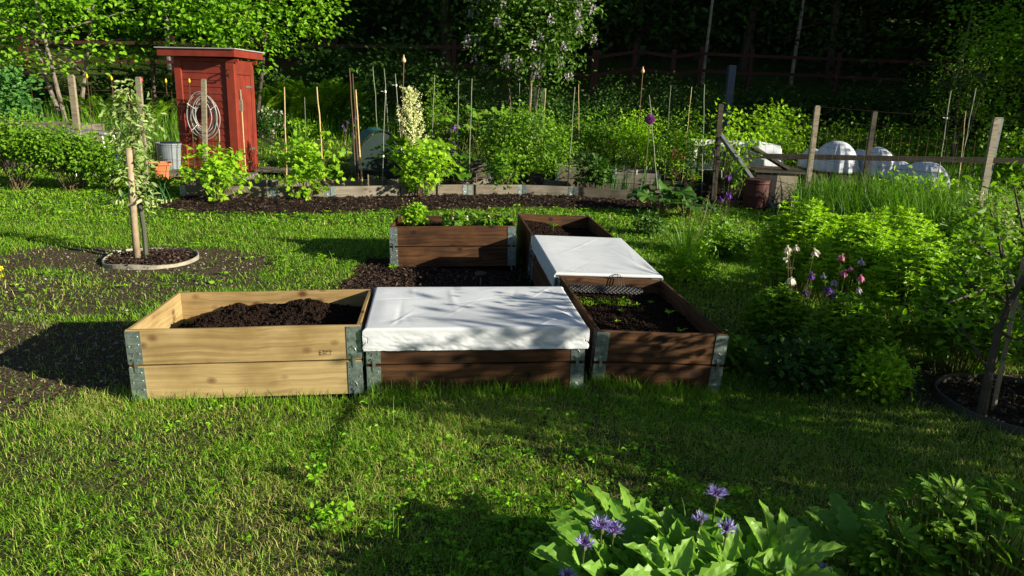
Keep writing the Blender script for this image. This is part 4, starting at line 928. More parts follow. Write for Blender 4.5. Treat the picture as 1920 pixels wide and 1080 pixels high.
# teal tunnel cloche with black base
p = at(716, 322, 13.6); z = float(terrain(p[0], p[1])); t2 = thing('tunnel_cloche', 'dark teal fabric tunnel cloche behind the pale bamboo cane', 'cloche', (p[0], p[1], z), .35)
def arch(w_, h_, L, n=24, m=14, wav=.015):
    th = np.linspace(0, math.pi, n); P = np.zeros((m, n, 3))
    for j, y in enumerate(np.linspace(0, L, m)): k = 1+wav*math.sin(j*1.9); P[j] = np.stack([w_/2*k*np.cos(th), y+0*th, h_*k*np.sin(th)**.85], -1)
    return P
g = Geo(); P = arch(.95, .86, 1.1); P[:, :, 2] += .02; g.grid(P); o = g.obj('cover', M['teal'], t2, smooth=True); m_ = o.modifiers.new('s', 'SOLIDIFY'); m_.thickness = .01
g = Geo(); th = np.linspace(0, math.pi, 24); g.add([(0, .02, .02)]+[(.46*math.cos(a), .02, .02+.83*math.sin(a)**.85) for a in th], np.array([(0, i+1, i+2) for i in range(23)])); g.obj('end_panel', M['dark_teal'], t2)
g = Geo(); g.tube([(.482*math.cos(a), -.005, .02+.87*math.sin(a)**.85) for a in th], .014, 6); g.obj('hoop', M['black'], t2)
g = Geo(); g.box((-.62, -.12, 0), (.55, -.02, .16)); g.obj('base_tray', M['black'], t2, bevel=.01)
t2 = thing('black_tray', 'black plastic tray on the soil in front of the teal tunnel', 'tray', gp(672, 333)); g = Geo(); g.box((-.18, -.1, .0), (.22, .12, .14)); g.obj('body', M['black'], t2, bevel=.01); g = Geo(); g.box((-.2, -.12, .141), (.24, .14, .155)); g.obj('rim', M['black'], t2)
t2 = thing('plant_pot', 'black pots half hidden under the big round bush', 'plant pot', at(1002, 345, 12.6)); t2.location[2] = float(terrain(t2.location[0], t2.location[1])); g = Geo(); g.lathe([(0, 0), (.13, 0), (.17, .27), (.19, .28), (.19, .31), (.16, .31), (.15, .26), (0, .26)], 20); g.obj('body', M['black'], t2); g = Geo(); g.ball((0, 0, .26), (.145, .145, .02), 10); g.obj('potting_soil', M['soil'], t2)

# right-hand fence: leaning posts, rails, wire
fr = thing('wire_fence', 'weathered wire mesh fence with leaning grey posts and a rail at the right', 'fence', (0, 0, 0)); FP = []
for a, mt in (((1510, 380, 1533, 198, 11.3, .080), 'post_wood'), ((1622, 330, 1641, 208, 13.6, .085), 'post_dark'), ((1828, 440, 1869, 220, 9.8, .085), 'post_wood'), ((1853, 330, 1877, 220, 11.8, .075), 'brace'), ((1340, 345, 1352, 195, 12.6, .085), 'post_dark')):
    if mt == 'post_dark' and 'post_dark' not in M: M['post_dark'] = woodmat('post_dark', (.14, .12, .09), (.07, .06, .045), (.03, .03, .02))
    o, f, tp = post_at('post', *a[:4], a[4], a[5], mt, parent=fr); FP.append((f, tp))
g = Geo(); g.bar(at(1400, 292, 12.6), at(1925, 302, 11.6), .05, .085, up=(0, 0, 1)); g.obj('rail', M['post_dark'], fr)
g = Geo(); g.bar(at(1352, 255, 12.5), at(1452, 395, 11.9), .05, .13, up=(0, -1, .3)); g.obj('brace', M['brace'], fr)
g = Geo(); g.bar(at(1404, 272, 12.9), at(1478, 318, 12.7), .05, .12, up=(0, -1, .3)); g.obj('brace', M['post_dark'], fr)
g = Geo()
def wire(p, q, sag, r_=.0022, n=14):
    t_ = np.linspace(0, 1, n)[:, None]; P = p+(q-p)*t_; P[:, 2] -= sag*4*(t_*(1-t_))[:, 0]; g.tube(P, r_, 4)
(f1, t1), (f2, t2_), (f3, t3), (f4, t4), (f5, t5) = FP
for k in range(8):
    fr_ = .995-k*.115
    wire(f1+(t1-f1)*fr_, f3+(t3-f3)*fr_, .02+.01*(k % 3)); wire(f5+(t5-f5)*fr_, f1+(t1-f1)*fr_, .03)
    wire(f2+(t2_-f2)*fr_, f4+(t4-f4)*fr_, .03)
    wire(f3+(t3-f3)*fr_, f3+(t3-f3)*fr_+np.array([2.0, -2.2, 0.]), .03)
for q in np.linspace(.04, .97, 20): wire(f1+(f3-f1)*q+(0, 0, .05), t1+(t3-t1)*q+(0, 0, -.32), 0, .0016, 2)
for q in np.linspace(.03, .97, 12): wire(f5+(f1-f5)*q+(0, 0, .05), t5+(t1-t5)*q+(0, 0, -.5), 0, .0016, 2)
wire(at(1425, 328, 11.9), at(1930, 432, 9.3), .12, .004); wire(at(1450, 350, 11.4), at(1930, 470, 9.0), .14, .004)
g.obj('wire_mesh', M['rust'], fr)
# green garden chair
p = at(1318, 335, 13.9); z = float(terrain(p[0], p[1])); t2 = thing('garden_chair', 'dark green plastic garden chair with slotted back, behind the long grey cane', 'chair', (p[0], p[1], z), .25)
g = Geo(); g.box((-.24, -.22, .41), (.24, .24, .44)); g.obj('seat', M['dark_teal'], t2, bevel=.01)
bk = Geo(); th = np.linspace(.15, math.pi-.15, 16); bk.tube([(-.27, -.24, .45)]+[(-.27*math.cos(a), -.28, .62+.28*math.sin(a)**.6) for a in th]+[(.27, -.24, .45)], .022, 8)
for i in range(7): x = -.19+i*.063; bk.bar((x*.8, -.25, .47), (x, -.29, .80), .030, .012, up=(0, 1, 0))
bk.bar((-.25, -.285, .80), (.25, -.285, .80), .012, .05, up=(0, 0, 1)); bk.obj('backrest', M['dark_teal'], t2)
for s in (-1, 1):
    g = Geo(); g.tube([(s*.27, -.24, .60), (s*.29, .0, .64), (s*.28, .20, .62), (s*.27, .23, .44)], .02, 6); g.obj('armrest', M['dark_teal'], t2)
    for y in (-.22, .22): g = Geo(); g.tube([(s*.24, y, .42), (s*.28, y*1.25, 0)], .022, 6); g.obj('leg', M['dark_teal'], t2)
p = at(1352, 335, 15.4); z = float(terrain(p[0], p[1])); t2 = thing('garden_table', 'low white garden table behind the green chair', 'table', (p[0], p[1], z)); tz = float(at(1352, 264, 15.4)[2]-z)
g = Geo(); g.box((-.75, -.35, tz-.10), (.45, .35, tz)); g.obj('tabletop', M['white_paint'], t2, bevel=.01)
for x in (-.68, .38):
    for y in (-.28, .28): g = Geo(); g.box((x-.03, y-.03, 0), (x+.03, y+.03, tz-.101)); g.obj('leg', M['white_paint'], t2)
# white fleece frames beyond
def fleece_box(u0, u1, vb, vt, Y_, label, slope=0):
    a = at((u0+u1)/2, vb, Y_); w_ = pxsize(u1-u0, Y_); h_ = pxsize(vb-vt, Y_); z0 = a[2]
    X, Y = np.meshgrid(np.linspace(-1, 1, 40), np.linspace(-1, 1, 30)); r_ = np.maximum(np.abs(X)**1, np.abs(Y)); Zt = h_*(1-sstep(.72, 1.0, r_)*1.0)
    P = np.stack([X*w_/2, Y*.45, np.maximum(Zt*(1-.25*slope*X), 0)+.03*(fbm(X, Y, 3, 3, 6)-.5)*h_], -1); g = Geo(); g.grid(P); o = g.obj('fleece_cover', M['fleece'], loc=a, smooth=True); m_ = o.modifiers.new('s', 'SOLIDIFY'); m_.thickness = .003; tag(o, label, 'fleece cover', 'fleece covers in the back plot'); return a, w_
a, w_ = fleece_box(1402, 1456, 300, 268, 15.0, 'boxy crumpled white fleece cover above the diagonal grey boards', .5)
g = Geo(); z = float(terrain(a[0], a[1])); 
collar_box('planter_box', 'far wooden bed carrying the boxy white fleece', 'planter box', (a[0], a[1], z), quat_yaw(0), w_*.95, .85, M['grey_wood'], levels=max(1, int(round((a[2]-z)/.2))), group='grey wooden planter boxes in the back plot', metal=False)
a, w_ = fleece_box(1413, 1455, 323, 298, 13.9, 'smaller white fleece cover on the dark box lid', 0)
# chest with dark lid and pale side
pl = at(1450, 385, 12.4); z = float(terrain(pl[0], pl[1])); tz = float(at(1450, 316, 12.9)[2]-z); t2 = thing('wooden_chest', 'dark wooden chest with flat lid and pale side behind the diagonal brace', 'chest', (pl[0], pl[1], z))
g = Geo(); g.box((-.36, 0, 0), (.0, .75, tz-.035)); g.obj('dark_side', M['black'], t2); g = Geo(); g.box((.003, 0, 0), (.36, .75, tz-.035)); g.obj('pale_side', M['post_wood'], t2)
g = Geo(); g.box((-.42, -.05, tz-.03), (.62, 1.0, tz)); g.obj('lid', M['post_dark'], t2, bevel=.004)
# dark red barrel, its shade put into the colour
p = at(1410, 428, 11.6); p[2] = float(terrain(p[0], p[1])); t2 = thing('rain_barrel', 'dark red barrel with shade in its colour, below the diagonal brace', 'barrel', p); g = Geo(); g.lathe([(0, 0), (.17, 0), (.19, .05), (.205, .22), (.21, .24), (.205, .26), (.195, .42), (.205, .44), (.195, .47), (.0, .47)], 32); g.obj('body', M['barrel_red_shaded'], t2); g = Geo(); g.lathe([(.0, .472), (.21, .472), (.212, .495), (.0, .51)], 32); g.obj('lid', M['barrel_red_shaded'], t2)
# hooped fleece tunnels
def hump(u0, u1, vb, vt, Y_, label, ry=.4):
    a = at((u0+u1)/2, vb, Y_); w_ = pxsize(u1-u0, Y_); h_ = pxsize(vb-vt, Y_); th = np.linspace(0, 2*math.pi, 90); ph = np.linspace(0, 1, 24); T, Q = np.meshgrid(th, ph)
    pl_ = 1+.05*(1-Q)*np.sin(T*13+np.sin(T*3)*2+u0)+.03*(1-Q)*np.sin(T*29); r_ = np.cos(Q*math.pi/2)**.85*pl_*(1+.05*(1-Q)**3)
    P = np.stack([r_*w_/2*np.cos(T), r_*ry*np.sin(T), h_*np.sin(Q*math.pi/2)], -1); g = Geo(); g.grid(P); o = g.obj('fleece_tunnel', M['tunnel_fleece'], loc=a, smooth=True); m_ = o.modifiers.new('s', 'SOLIDIFY'); m_.thickness = .003
    tag(o, label, 'fleece tunnel', 'hooped white fleece tunnels behind the right-hand fence'); return a
for a in ((1500, 1540, 314, 279, 15.2, 'low white fleece hump behind the first leaning post'), (1526, 1600, 320, 266, 14.4, 'tallest white fleece tunnel, just right of the first leaning post', .5), (1592, 1622, 318, 281, 15.4, 'small white fleece hump between the two largest tunnels'),
          (1608, 1668, 328, 277, 14.2, 'white fleece tunnel directly behind the second leaning post', .5), (1650, 1702, 340, 299, 14.0, 'sloping white fleece tunnel right of the second leaning post', .45), (1690, 1768, 352, 303, 13.6, 'rightmost white fleece tunnel standing apart', .5)):
    hump(*a)
for u, v, w_, lb in ((1560, 322, 1.05, 'dark low bed under the left white tunnels'), (1640, 330, 1.2, 'dark low bed under the middle white tunnels'), (1728, 353, 1.0, 'grey low bed under the rightmost white tunnel')):
    a = at(u, v, 14.2 if u < 1700 else 13.55); z = float(terrain(a[0], a[1])); n_ = max(1, int((a[2]-z)/.2)); zh = (a[2]-z)/n_
    collar_box('planter_box', lb, 'planter box', (a[0], a[1]+.1, z), quat_yaw(-.06), w_, 1.0, M['post_dark'], levels=n_, zh=zh, group='beds carrying the white tunnels', metal=False)
p = at(1800, 268, 19.5); 
# red boundary fence at the edge of the wood
t2 = thing('plank_fence', 'red post and rail fence coloured as in shade along the edge of the wood', 'fence', (0, 0, 0)); prev = None
pts = []
for u, v, Y_ in ((-40, 165, 24), (52, 150, 23), (330, 160, 23.5), (610, 165, 24), (850, 170, 24.5), (1113, 160, 24), (1186, 158, 25), (1258, 160, 24.5), (1308, 165, 25), (1400, 175, 25), (1560, 190, 25), (1760, 210, 25), (1980, 220, 25)):
    a = at(u, v, Y_); z = float(terrain(a[0], a[1])); pts.append((a[0], a[1], z))
for i, (x, y, z) in enumerate(pts):
    thick = .11 if i in (1, 5) else .07
    g = Geo(); g.box((x-thick, y-.06, z-.1), (x+thick, y+.06, z+1.35)); g.obj('post', M['fence_red_shaded'], t2)
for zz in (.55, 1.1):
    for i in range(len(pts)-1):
        g = Geo(); a = np.array(pts[i])+(0, -.085, zz+random.random()*.04); b_ = np.array(pts[i+1])+(0, -.085, zz+random.random()*.04); g.bar(a, b_, .03, .10); g.obj('rail', M['fence_red_shaded'], t2)
a = at(1365, 190, 21.0); z = float(terrain(a[0], a[1])); hh = float(at(1365, 122, 21.)[2]-z); g = Geo(); g.box((a[0]-.10, a[1]-.1, z), (a[0]+.10, a[1]+.1, z+hh)); tag(g.obj('gate_post', M['blue_grey']), 'stout blue grey post in front of the dark wood', 'post')
# green tub behind the crumpled fleece, solar stake in the mulch
p = gp(1003, 545)*0+np.array([.17, 4.72, 0]); t2 = thing('plastic_tub', 'bright green plastic tub on the mulch behind the crumpled fleece', 'tub', (p[0], p[1], float(terrain(*p[:2])))); M['green_plastic'] = plain('green_plastic', (.02, .28, .10), .4)
t2.scale = (1, 1, 1.45); g = Geo(); g.lathe([(0, 0), (.13, 0), (.155, .16), (.17, .165), (.17, .18), (.15, .18), (.12, .03), (0, .03)], 32); g.obj('body', M['green_plastic'], t2); g = Geo(); g.lathe([(.172, .165), (.178, .17), (.178, .188), (.0, .195)], 32); g.obj('lid', M['green_plastic'], t2)
p = gp(901, 538); t2 = thing('solar_light', 'small black solar garden light stuck in the mulch behind the crumpled fleece', 'garden light', p); g = Geo(); g.lathe([(0, .10), (.05, .10), (.055, .115), (.05, .13), (0, .135)], 20); g.obj('cap', M['black'], t2); g = Geo(); g.tube([(0, 0, -.02), (0, 0, .10)], .009, 6); g.obj('spike', M['steel'], t2)
# dimpled black sheet rolled along the back of box C, loop of wire
def dimple():
    g = Geo(); L = .60; X, Y = np.meshgrid(np.linspace(0, L, 150), np.linspace(0, .10, 26)); bump = np.maximum(np.cos(X*2*math.pi/.032)*np.cos((Y)*2*math.pi/.036), 0)*.008
    th = Y/.10*2.2; R_ = .045; P = np.stack([X-.38, .52-R_*np.cos(th)*0-(R_+bump)*np.sin(th)*.0-(.06+bump)*np.cos(th*.6)+.02, .305+(R_+bump)*np.sin(th*.62)], -1); g.grid(P)
    o = on_box(g.obj('dimpled_sheet', M['black'], smooth=True), 'C'); o.modifiers.new('s', 'SOLIDIFY').thickness = .002
    return tag(o, 'black dimpled plastic sheet along the back of the seedling box', 'plastic sheet')
dimple()
g = Geo()
for k, (x0, x1, zt) in enumerate(((-.03, .07, .425), (-.02, .09, .41), (-.01, .05, .43))): g.tube(np.array([(x0, .57, .405), (x0+.02, .56, zt), (x1-.02, .55, zt+.005), (x1, .53, .33), (x1+.01, .53, .30)]), .003, 5)
on_box(tag(g.obj('wire_loop', M['black'], smooth=True), 'loop of thin black wire over the back rim of the seedling box', 'wire'), 'C')
# rings and stake of the sapling; ring of the right-hand tree
def ring(cx, cy, r_, h_, mat, label):
    g = Geo(); th = np.linspace(0, 2*math.pi, 64); rad = r_*(1+.03*np.sin(th*2+1)+.015*np.sin(th*5)); z = terrain(cx+rad*np.cos(th), cy+rad*np.sin(th))
    rows = [(1, -.03), (1, h_), (.98, h_+.003), (.975, -.03)]; P = np.array([[(cx+k*q*math.cos(a), cy+k*q*math.sin(a), zz+dz+.008*math.sin(a*3)) for a, q, zz in zip(th, rad, z)] for k, dz in rows]); g.grid(P)
    tag(g.obj('edging_ring', M[mat], smooth=False), label, 'edging ring', 'edging rings round the trees')
    g = Geo(); n_ = 1500; a = rng.random(n_)*6.28; q = r_*.95*np.sqrt(rng.random(n_)); x = cx+q*np.cos(a); y = cy+q*np.sin(a); D = rng.normal(size=(n_, 3)); D[:, 2] *= .4
    g.leaves(np.stack([x, y, terrain(x, y)+.012+.02*rng.random(n_)], -1), D, UP+.5*rng.normal(size=(n_, 3)), .035, .018, 'diamond'); tag(g.obj('bark_mulch', M['mulch']), 'dark bark chips inside the ring, '+label.split(' ring ')[-1], 'mulch', kind='stuff')
M['ring_pale'] = plain('ring_pale', (.26, .24, .19), .7, var=.3); M['ring_dark'] = plain('ring_dark', (.045, .045, .038), .6, var=.2)
ring(-3.43, 6.52, .40, .035, 'ring_pale', 'pale plastic lawn edging ring round the staked sapling')
ring(3.03, 3.86, .46, .055, 'ring_dark', 'dark plastic lawn edging ring round the small tree at the right')
# ------------------------------------------------------------------ plants of the garden
# sapling with stake
sx, sy = -3.43, 6.50; z = float(terrain(sx, sy))
a = at(257, 486, 6.50); tp = at(241, 277, 6.55); t = thing('wooden_stake', 'thick round pale wooden stake supporting the small sapling on the left', 'stake', (a[0], a[1], z)); g = Geo(); q = tp-np.array([a[0], a[1], z]); g.tube([(0, 0, -.05), q*.5, q], [.033, .030, .028], 12); g.obj('pole', M['stake_wood'], t, smooth=True)
top2 = at(238, 232, 6.6)-np.array([a[0], a[1], z])
g = Geo(); c = q*.50; g.tube([c+(-.03, -.03, 0), c+(.05, -.045, .02), c+(.09, -.02, .05), c+(.05, .05, .03), c+(-.03, .04, 0), c+(-.03, -.03, 0)], .014, 6); g.obj('tie', M['tie'] if 'tie' in M else M['white_paint'], t)
b_ = at(274, 484, 6.58); t = thing('apple_sapling', 'young apple sapling with dark grey trunk guard tied to a round stake', 'tree', (b_[0], b_[1], z)); c0 = np.array([b_[0], b_[1], z])
g = Geo(); P = [np.zeros(3)]+[at(u, v, Y_)-c0 for u, v, Y_ in ((270, 430, 6.6), (262, 380, 6.62), (254, 330, 6.65), (250, 270, 6.68), (243, 220, 6.7), (240, 170, 6.7))]
P = np.array(P); g.tube(P[2:], np.linspace(.014, .006, 5), 7)
tips = []
for u, v, Y_ in ((215, 240, 6.7), (205, 215, 6.6), (285, 235, 6.75), (295, 225, 6.6), (225, 190, 6.8), (262, 195, 6.7), (280, 290, 6.6), (235, 330, 6.5), (268, 345, 6.6), (285, 375, 6.6), (240, 165, 6.7), (225, 275, 6.8)):
    e = at(u, v, Y_)-c0; j = int(np.argmin(np.abs(P[2:, 2]-(e[2]-.12))))+2; g.tube(curve(P[j], e, .1, 6), np.linspace(.007, .002, 6), 5); tips.append(curve(P[j], e, .1, 6)[1:])
g.obj('trunk', M['brown_stem'], t)
g = Geo(); g.tube([P[0]+(0, 0, -.02), P[0]*.5+P[1]*.5, P[1], P[2]], .024, 8); g.obj('trunk_guard', M['guard'] if 'guard' in M else M['grey_plastic'], t)
tp_ = np.concatenate(tips+[P[3:]]); g = Geo(); leaf_cloud(g, tp_, 8, (.04, .04, .05), .066, .45, 'oval', droop=.55, flat=1.0); g.obj('leaves', M['pale_leaf'], t)

G1 = 'currant bushes in front of the bed edging'
pbush('currant_bush', 'bright lime green currant bush in front of the red shed', 'bush', 408, 380, 258, 118, leaf=.075, kind='lobed', mat='yellow_green', ncl=46, per=13, zlow=.10, asp=.95, group=G1, spread=.07, top=1.2, nst=24)
pbush('currant_bush', 'bright lime green currant bush in front of two bamboo canes, right of the shed', 'bush', 575, 376, 252, 104, leaf=.08, kind='lobed', mat='yellow_green', ncl=46, per=13, zlow=.06, asp=.95, group=G1, spread=.07, top=1.5, nst=24)
pbush('currant_bush', 'bright green currant bush below the cream flower spike', 'bush', 790, 372, 262, 112, leaf=.075, kind='lobed', mat='yellow_green', ncl=50, per=13, zlow=.06, asp=.95, group=G1, spread=.07, top=1.2, nst=24)
pbush('currant_bush', 'green currant bush at the foot of the big round bush', 'bush', 945, 366, 268, 78, leaf=.07, kind='lobed', mat='mid_green', ncl=36, per=13, zlow=.06, asp=.95, group=G1, spread=.06, nst=18)
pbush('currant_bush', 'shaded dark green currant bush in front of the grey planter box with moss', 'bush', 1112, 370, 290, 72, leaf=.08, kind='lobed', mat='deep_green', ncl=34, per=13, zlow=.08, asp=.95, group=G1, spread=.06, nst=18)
G2 = 'rounded bushes at the left edge'
pbush('leafy_bush', 'wide rounded green bush at the left edge with bare stems at its foot', 'bush', 40, 372, 216, 200, leaf=.055, kind='oval', mat='mid_green', ncl=150, per=22, zlow=.28, group=G2, spread=.085, Y=10.3, shape=1.5, nst=34)
pbush('leafy_bush', 'rounded green bush in front of the leftmost square stake', 'bush', 138, 368, 238, 150, leaf=.055, kind='oval', mat='mid_green', ncl=130, per=22, zlow=.28, group=G2, spread=.075, Y=10.4, shape=1.5, nst=30)
pbush('leafy_bush', 'lower green bush between the square stake and the sapling', 'bush', 212, 368, 268, 125, leaf=.055, kind='oval', mat='mid_green', ncl=100, per=20, zlow=.22, group=G2, spread=.09, Y=10.5)
pbush('raspberry_bush', 'cooler green raspberry thicket below the red fence at the left edge', 'bush', 12, 262, 112, 120, Y=15.5, leaf=.10, kind='oval', mat='blue_green', ncl=80, per=20, zlow=.1, spread=.16)
pbush('leafy_bush', 'small leafy plant between the sapling and the terracotta pot', 'bush', 300, 372, 330, 50, Y=10.6, leaf=.06, kind='lance', mat='mid_green', ncl=24, per=14, zlow=.15, spread=.06, droop=-.5)
# onions by the shed bed
for u, lb in ((222, 'flopped onion plant left of the sapling stake'), (285, 'onion plant right of the sapling stake'), (312, 'onion plants with pale stems in front of the terracotta pot')):
    p = gp(u, 385); t = thing('onion_plant', lb, 'vegetable', p, 0, 'onions near the terracotta pot'); g = Geo(); gb = Geo()
    for i in range(6):
        a = random.random()*6.28; o_ = np.array([.07*math.cos(a*3), .04*math.sin(a*3), 0]); q = (.25 if u == 222 else .10); g.tube(curve(o_+(0, 0, .06), o_+(q*math.cos(a), q*math.sin(a), .14 if u == 222 else .30), .35 if u == 222 else .1, 7), np.linspace(.008, .003, 7), 5); gb.tube([o_, o_+(0, 0, .08)], .011, 6)
    g.obj('leaves', M['blue_green'], t); gb.obj('bulb_stems', M['pale_stem'], t)
# rhubarb with flower spike
p = at(783, 338, 12.3); p[2] = float(terrain(p[0], p[1]))
t = big_rosette('rhubarb', 'rhubarb with huge crinkled leaves and a cream flower spike', 'rhubarb', p, 17, .85, .50, .27, 'mid_green', lob=5)
g = Geo(); H_ = float(at(770, 170, 12.3)[2]-p[2]); tipx = float(at(768, 170, 12.3)[0]-p[0]); P = np.linspace((0, 0, 0), (tipx, 0, H_), 10); g.tube(P, np.linspace(.022, .008, 10), 8); g.obj('flower_stalk', M['p_cream'], t)
g = Geo()
for k in range(34):
    f = .42+.58*(k/33.); c = P[0]+(P[-1]-P[0])*f; a = k*2.4; rr_ = (.27*(1-((f-.42)/.58))**.5+.05)*(.6+.6*random.random()); e = c+np.array([rr_*math.cos(a), rr_*math.sin(a), rr_*.9]); q_ = curve(c, e, -.1, 8)
    g.tube(q_, .004, 4, R=.5); m = 46; cc = q_[rng.integers(2, 8, m)]+rng.normal(size=(m, 3))*.020; g.leaves(cc, rng.normal(size=(m, 3)), rng.normal(size=(m, 3)), .030, .022, 'diamond')
g.obj('flower_spike', M['p_cream'], t)
p = gp(860, 330); 
for (u, v, lb, Y_, n_, H_, sp, R_) in ((845, 345, 'rhubarb with broad drooping leaves right of the cream flower spike', 12.2, 9, .55, .38, .26), (905, 300, 'large leaved squash plant behind the long grey cane', 14.4, 24, 1.35, .75, .17), (860, 300, 'large leaved climbing plant left of the dark red leaf plant', 14.8, 22, 1.45, .60, .16), (955, 290, 'large leaved plant right behind the big round bush', 15.2, 22, 1.35, .7, .16)):
    b_ = at(u, v, Y_); b_[2] = float(terrain(b_[0], b_[1])); big_rosette('rhubarb' if n_ == 9 else 'squash_plant', lb, 'rhubarb' if n_ == 9 else 'plant', b_, n_, H_, sp, R_, 'mid_green')
pbush('elder_shrub', 'upright small leaved shrub behind the cream flower spike', 'shrub', 815, 300, 148, 84, Y=14.2, leaf=.06, kind='lance', mat='mid_green', ncl=90, per=16, zlow=.1, spread=.12, asp=.45, top=.5)
pbush('spurge_plant', 'dark red leaved plant under the large squash leaves', 'plant', 848, 275, 238, 34, Y=13.9, leaf=.05, kind='oval', mat='p_purple', ncl=16, per=12, spread=.05)
G3 = 'leafy bushes of the back plot'
pbush('raspberry_bush', 'big round bright green bush right of the squash leaves', 'bush', 985, 345, 205, 165, leaf=.065, kind='oval', mat='mid_green', ncl=190, per=26, zlow=.10, group=G3, spread=.10, Y=12.9, shape=2.6)
pbush('raspberry_bush', 'green bush with glossy leaves between the slanting cane and the pink flowers', 'bush', 1108, 300, 200, 130, leaf=.06, kind='oval', mat='mid_green', ncl=120, per=24, zlow=.15, group=G3, spread=.10, Y=15.0)
pbush('raspberry_bush', 'yellowish green bush behind the pegged planter box with red blossoms on its left', 'bush', 1195, 315, 205, 130, leaf=.055, kind='oval', mat='yellow_green', ncl=110, per=22, zlow=.25, group=G3, spread=.09, Y=14.3, stem='bark', nst=30)
pbush('raspberry_bush', 'tall green bush right of the purple ball flower', 'bush', 1268, 335, 202, 105, leaf=.06, kind='lance', mat='mid_green', ncl=120, per=22, zlow=.10, group=G3, spread=.09, Y=13.6, asp=.45)
pbush('leafy_bush', 'dull purple tinged low bush under the glossy leaved bush', 'bush', 1125, 318, 262, 90, Y=14.1, leaf=.05, mat='deep_green', ncl=40, per=16, group=G3, spread=.07)
pbush('hop_vine', 'yellow green climbing vine over the fence corner post behind the brace', 'vine', 1358, 345, 195, 110, Y=13.1, leaf=.10, kind='cut', mat='yellow_green', ncl=46, per=10, zlow=.35, spread=.10, droop=.6, top=1.3, group='climbing vines')
pbush('hop_vine', 'yellow green vine mound behind the boxy white fleece', 'vine', 1440, 300, 196, 150, Y=16.2, leaf=.10, kind='cut', mat='yellow_green', ncl=110, per=16, zlow=.1, spread=.16, droop=.5, group='climbing vines')
pbush('hop_vine', 'green vine hanging in front of the diagonal brace', 'vine', 1385, 340, 262, 60, Y=12.2, leaf=.07, kind='cut', mat='mid_green', ncl=18, per=8, zlow=.2, spread=.07, droop=.9, group='climbing vines')
# shaded shrubs before the wood
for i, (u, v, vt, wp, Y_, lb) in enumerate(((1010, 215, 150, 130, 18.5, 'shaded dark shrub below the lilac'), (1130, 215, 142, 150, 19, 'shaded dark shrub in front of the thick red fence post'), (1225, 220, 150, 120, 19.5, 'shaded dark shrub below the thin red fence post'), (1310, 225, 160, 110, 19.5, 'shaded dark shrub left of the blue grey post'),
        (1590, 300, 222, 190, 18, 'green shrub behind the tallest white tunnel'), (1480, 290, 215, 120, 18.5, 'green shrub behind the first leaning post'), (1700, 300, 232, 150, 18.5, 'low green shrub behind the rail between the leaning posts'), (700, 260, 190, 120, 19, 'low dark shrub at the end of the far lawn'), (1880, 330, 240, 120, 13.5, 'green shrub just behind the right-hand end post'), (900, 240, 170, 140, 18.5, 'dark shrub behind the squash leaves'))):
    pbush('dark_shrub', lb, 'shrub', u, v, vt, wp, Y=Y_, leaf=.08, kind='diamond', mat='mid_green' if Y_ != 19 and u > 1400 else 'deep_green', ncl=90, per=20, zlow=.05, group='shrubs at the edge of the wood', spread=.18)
# ferns
for u, v, Y_, n_, L_, lb in ((500, 252, 17.5, 26, 1.5, 'fern clump directly right of the shed'), (560, 250, 18.0, 34, 1.8, 'fern clump behind the white flowered bush'), (612, 250, 18.2, 34, 1.9, 'biggest fern clump behind two bamboo canes'), (650, 245, 18.6, 22, 1.5, 'rightmost fern clump beside the far lawn'), (190, 250, 16.0, 26, 1.25, 'fern clump right of the leftmost square stake'), (285, 250, 16.5, 24, 1.25, 'fern clump left of the shed')):
    fern(lb, gp(u, v-10), n_, L_)
pbush('flowering_bush', 'bush with small white flowers below the ferns', 'bush', 510, 258, 205, 66, leaf=.06, mat='deep_green', ncl=50, per=18, spread=.09, flowers=(60, .045, 'p_white'))
pbush('leafy_bush', 'low yellow green plant on the far lawn beside the white flowered bush', 'bush', 568, 256, 226, 60, leaf=.08, mat='yellow_green', kind='oval', ncl=40, per=14, spread=.09)
# tall flower stems left of the teal tunnel
def one_head(c, s, m_, t):
    gg = Geo(); columbine_head(gg, c, s); gg.obj('flower', M[m_], t)
p = at(655, 300, 13.2); p[2] = float(terrain(p[0], p[1])); t = thing('bellflower', 'tall purple flower stems left of the bamboo cane cluster', 'flower', p); g = Geo(); gl = Geo(); gf = Geo()
stalks(g, gl, (0, 0, 0), 6, 1.05, .006, .16, 8, .08, head=lambda c, d: one_head(c, .05, 'p_purple', t)); g.obj('stems', M['stem'], t); gl.obj('leaves', M['mid_green'], t)
# allium
p = at(1207, 372, 11.6); p[2] = float(terrain(p[0], p[1])); t = thing('allium', 'single purple ball-shaped flower on a long thin stem', 'flower', p); c = at(1219, 224, 11.6)-p; g = Geo(); g.tube(curve((0, 0, 0), c, .03, 9, .02), np.linspace(.012, .007, 9), 7); g.obj('stem', M['stem'], t)
g = Geo(); d = nrm(rng.normal(size=(700, 3))); g.ball(c, .062, 12); g.leaves(c+d*.055, d+rng.normal(size=d.shape)*.6, rng.normal(size=d.shape), .032, .014, 'diamond'); g.obj('flower_head', M['allium'] if 'allium' in M else M['p_purple2'], t)
g = Geo()
for i in range(5): a = i*1.3; round_ = curve((0, 0, 0), (.25*math.cos(a), .2*math.sin(a), .12), .5, 6); g.strips(round_[None], np.array([[.03, .035, .035, .03, .02, .004]]), np.array([[-math.sin(a), math.cos(a), 0.]]), np.array([.9]))
g.obj('leaves', M['grass'], t)
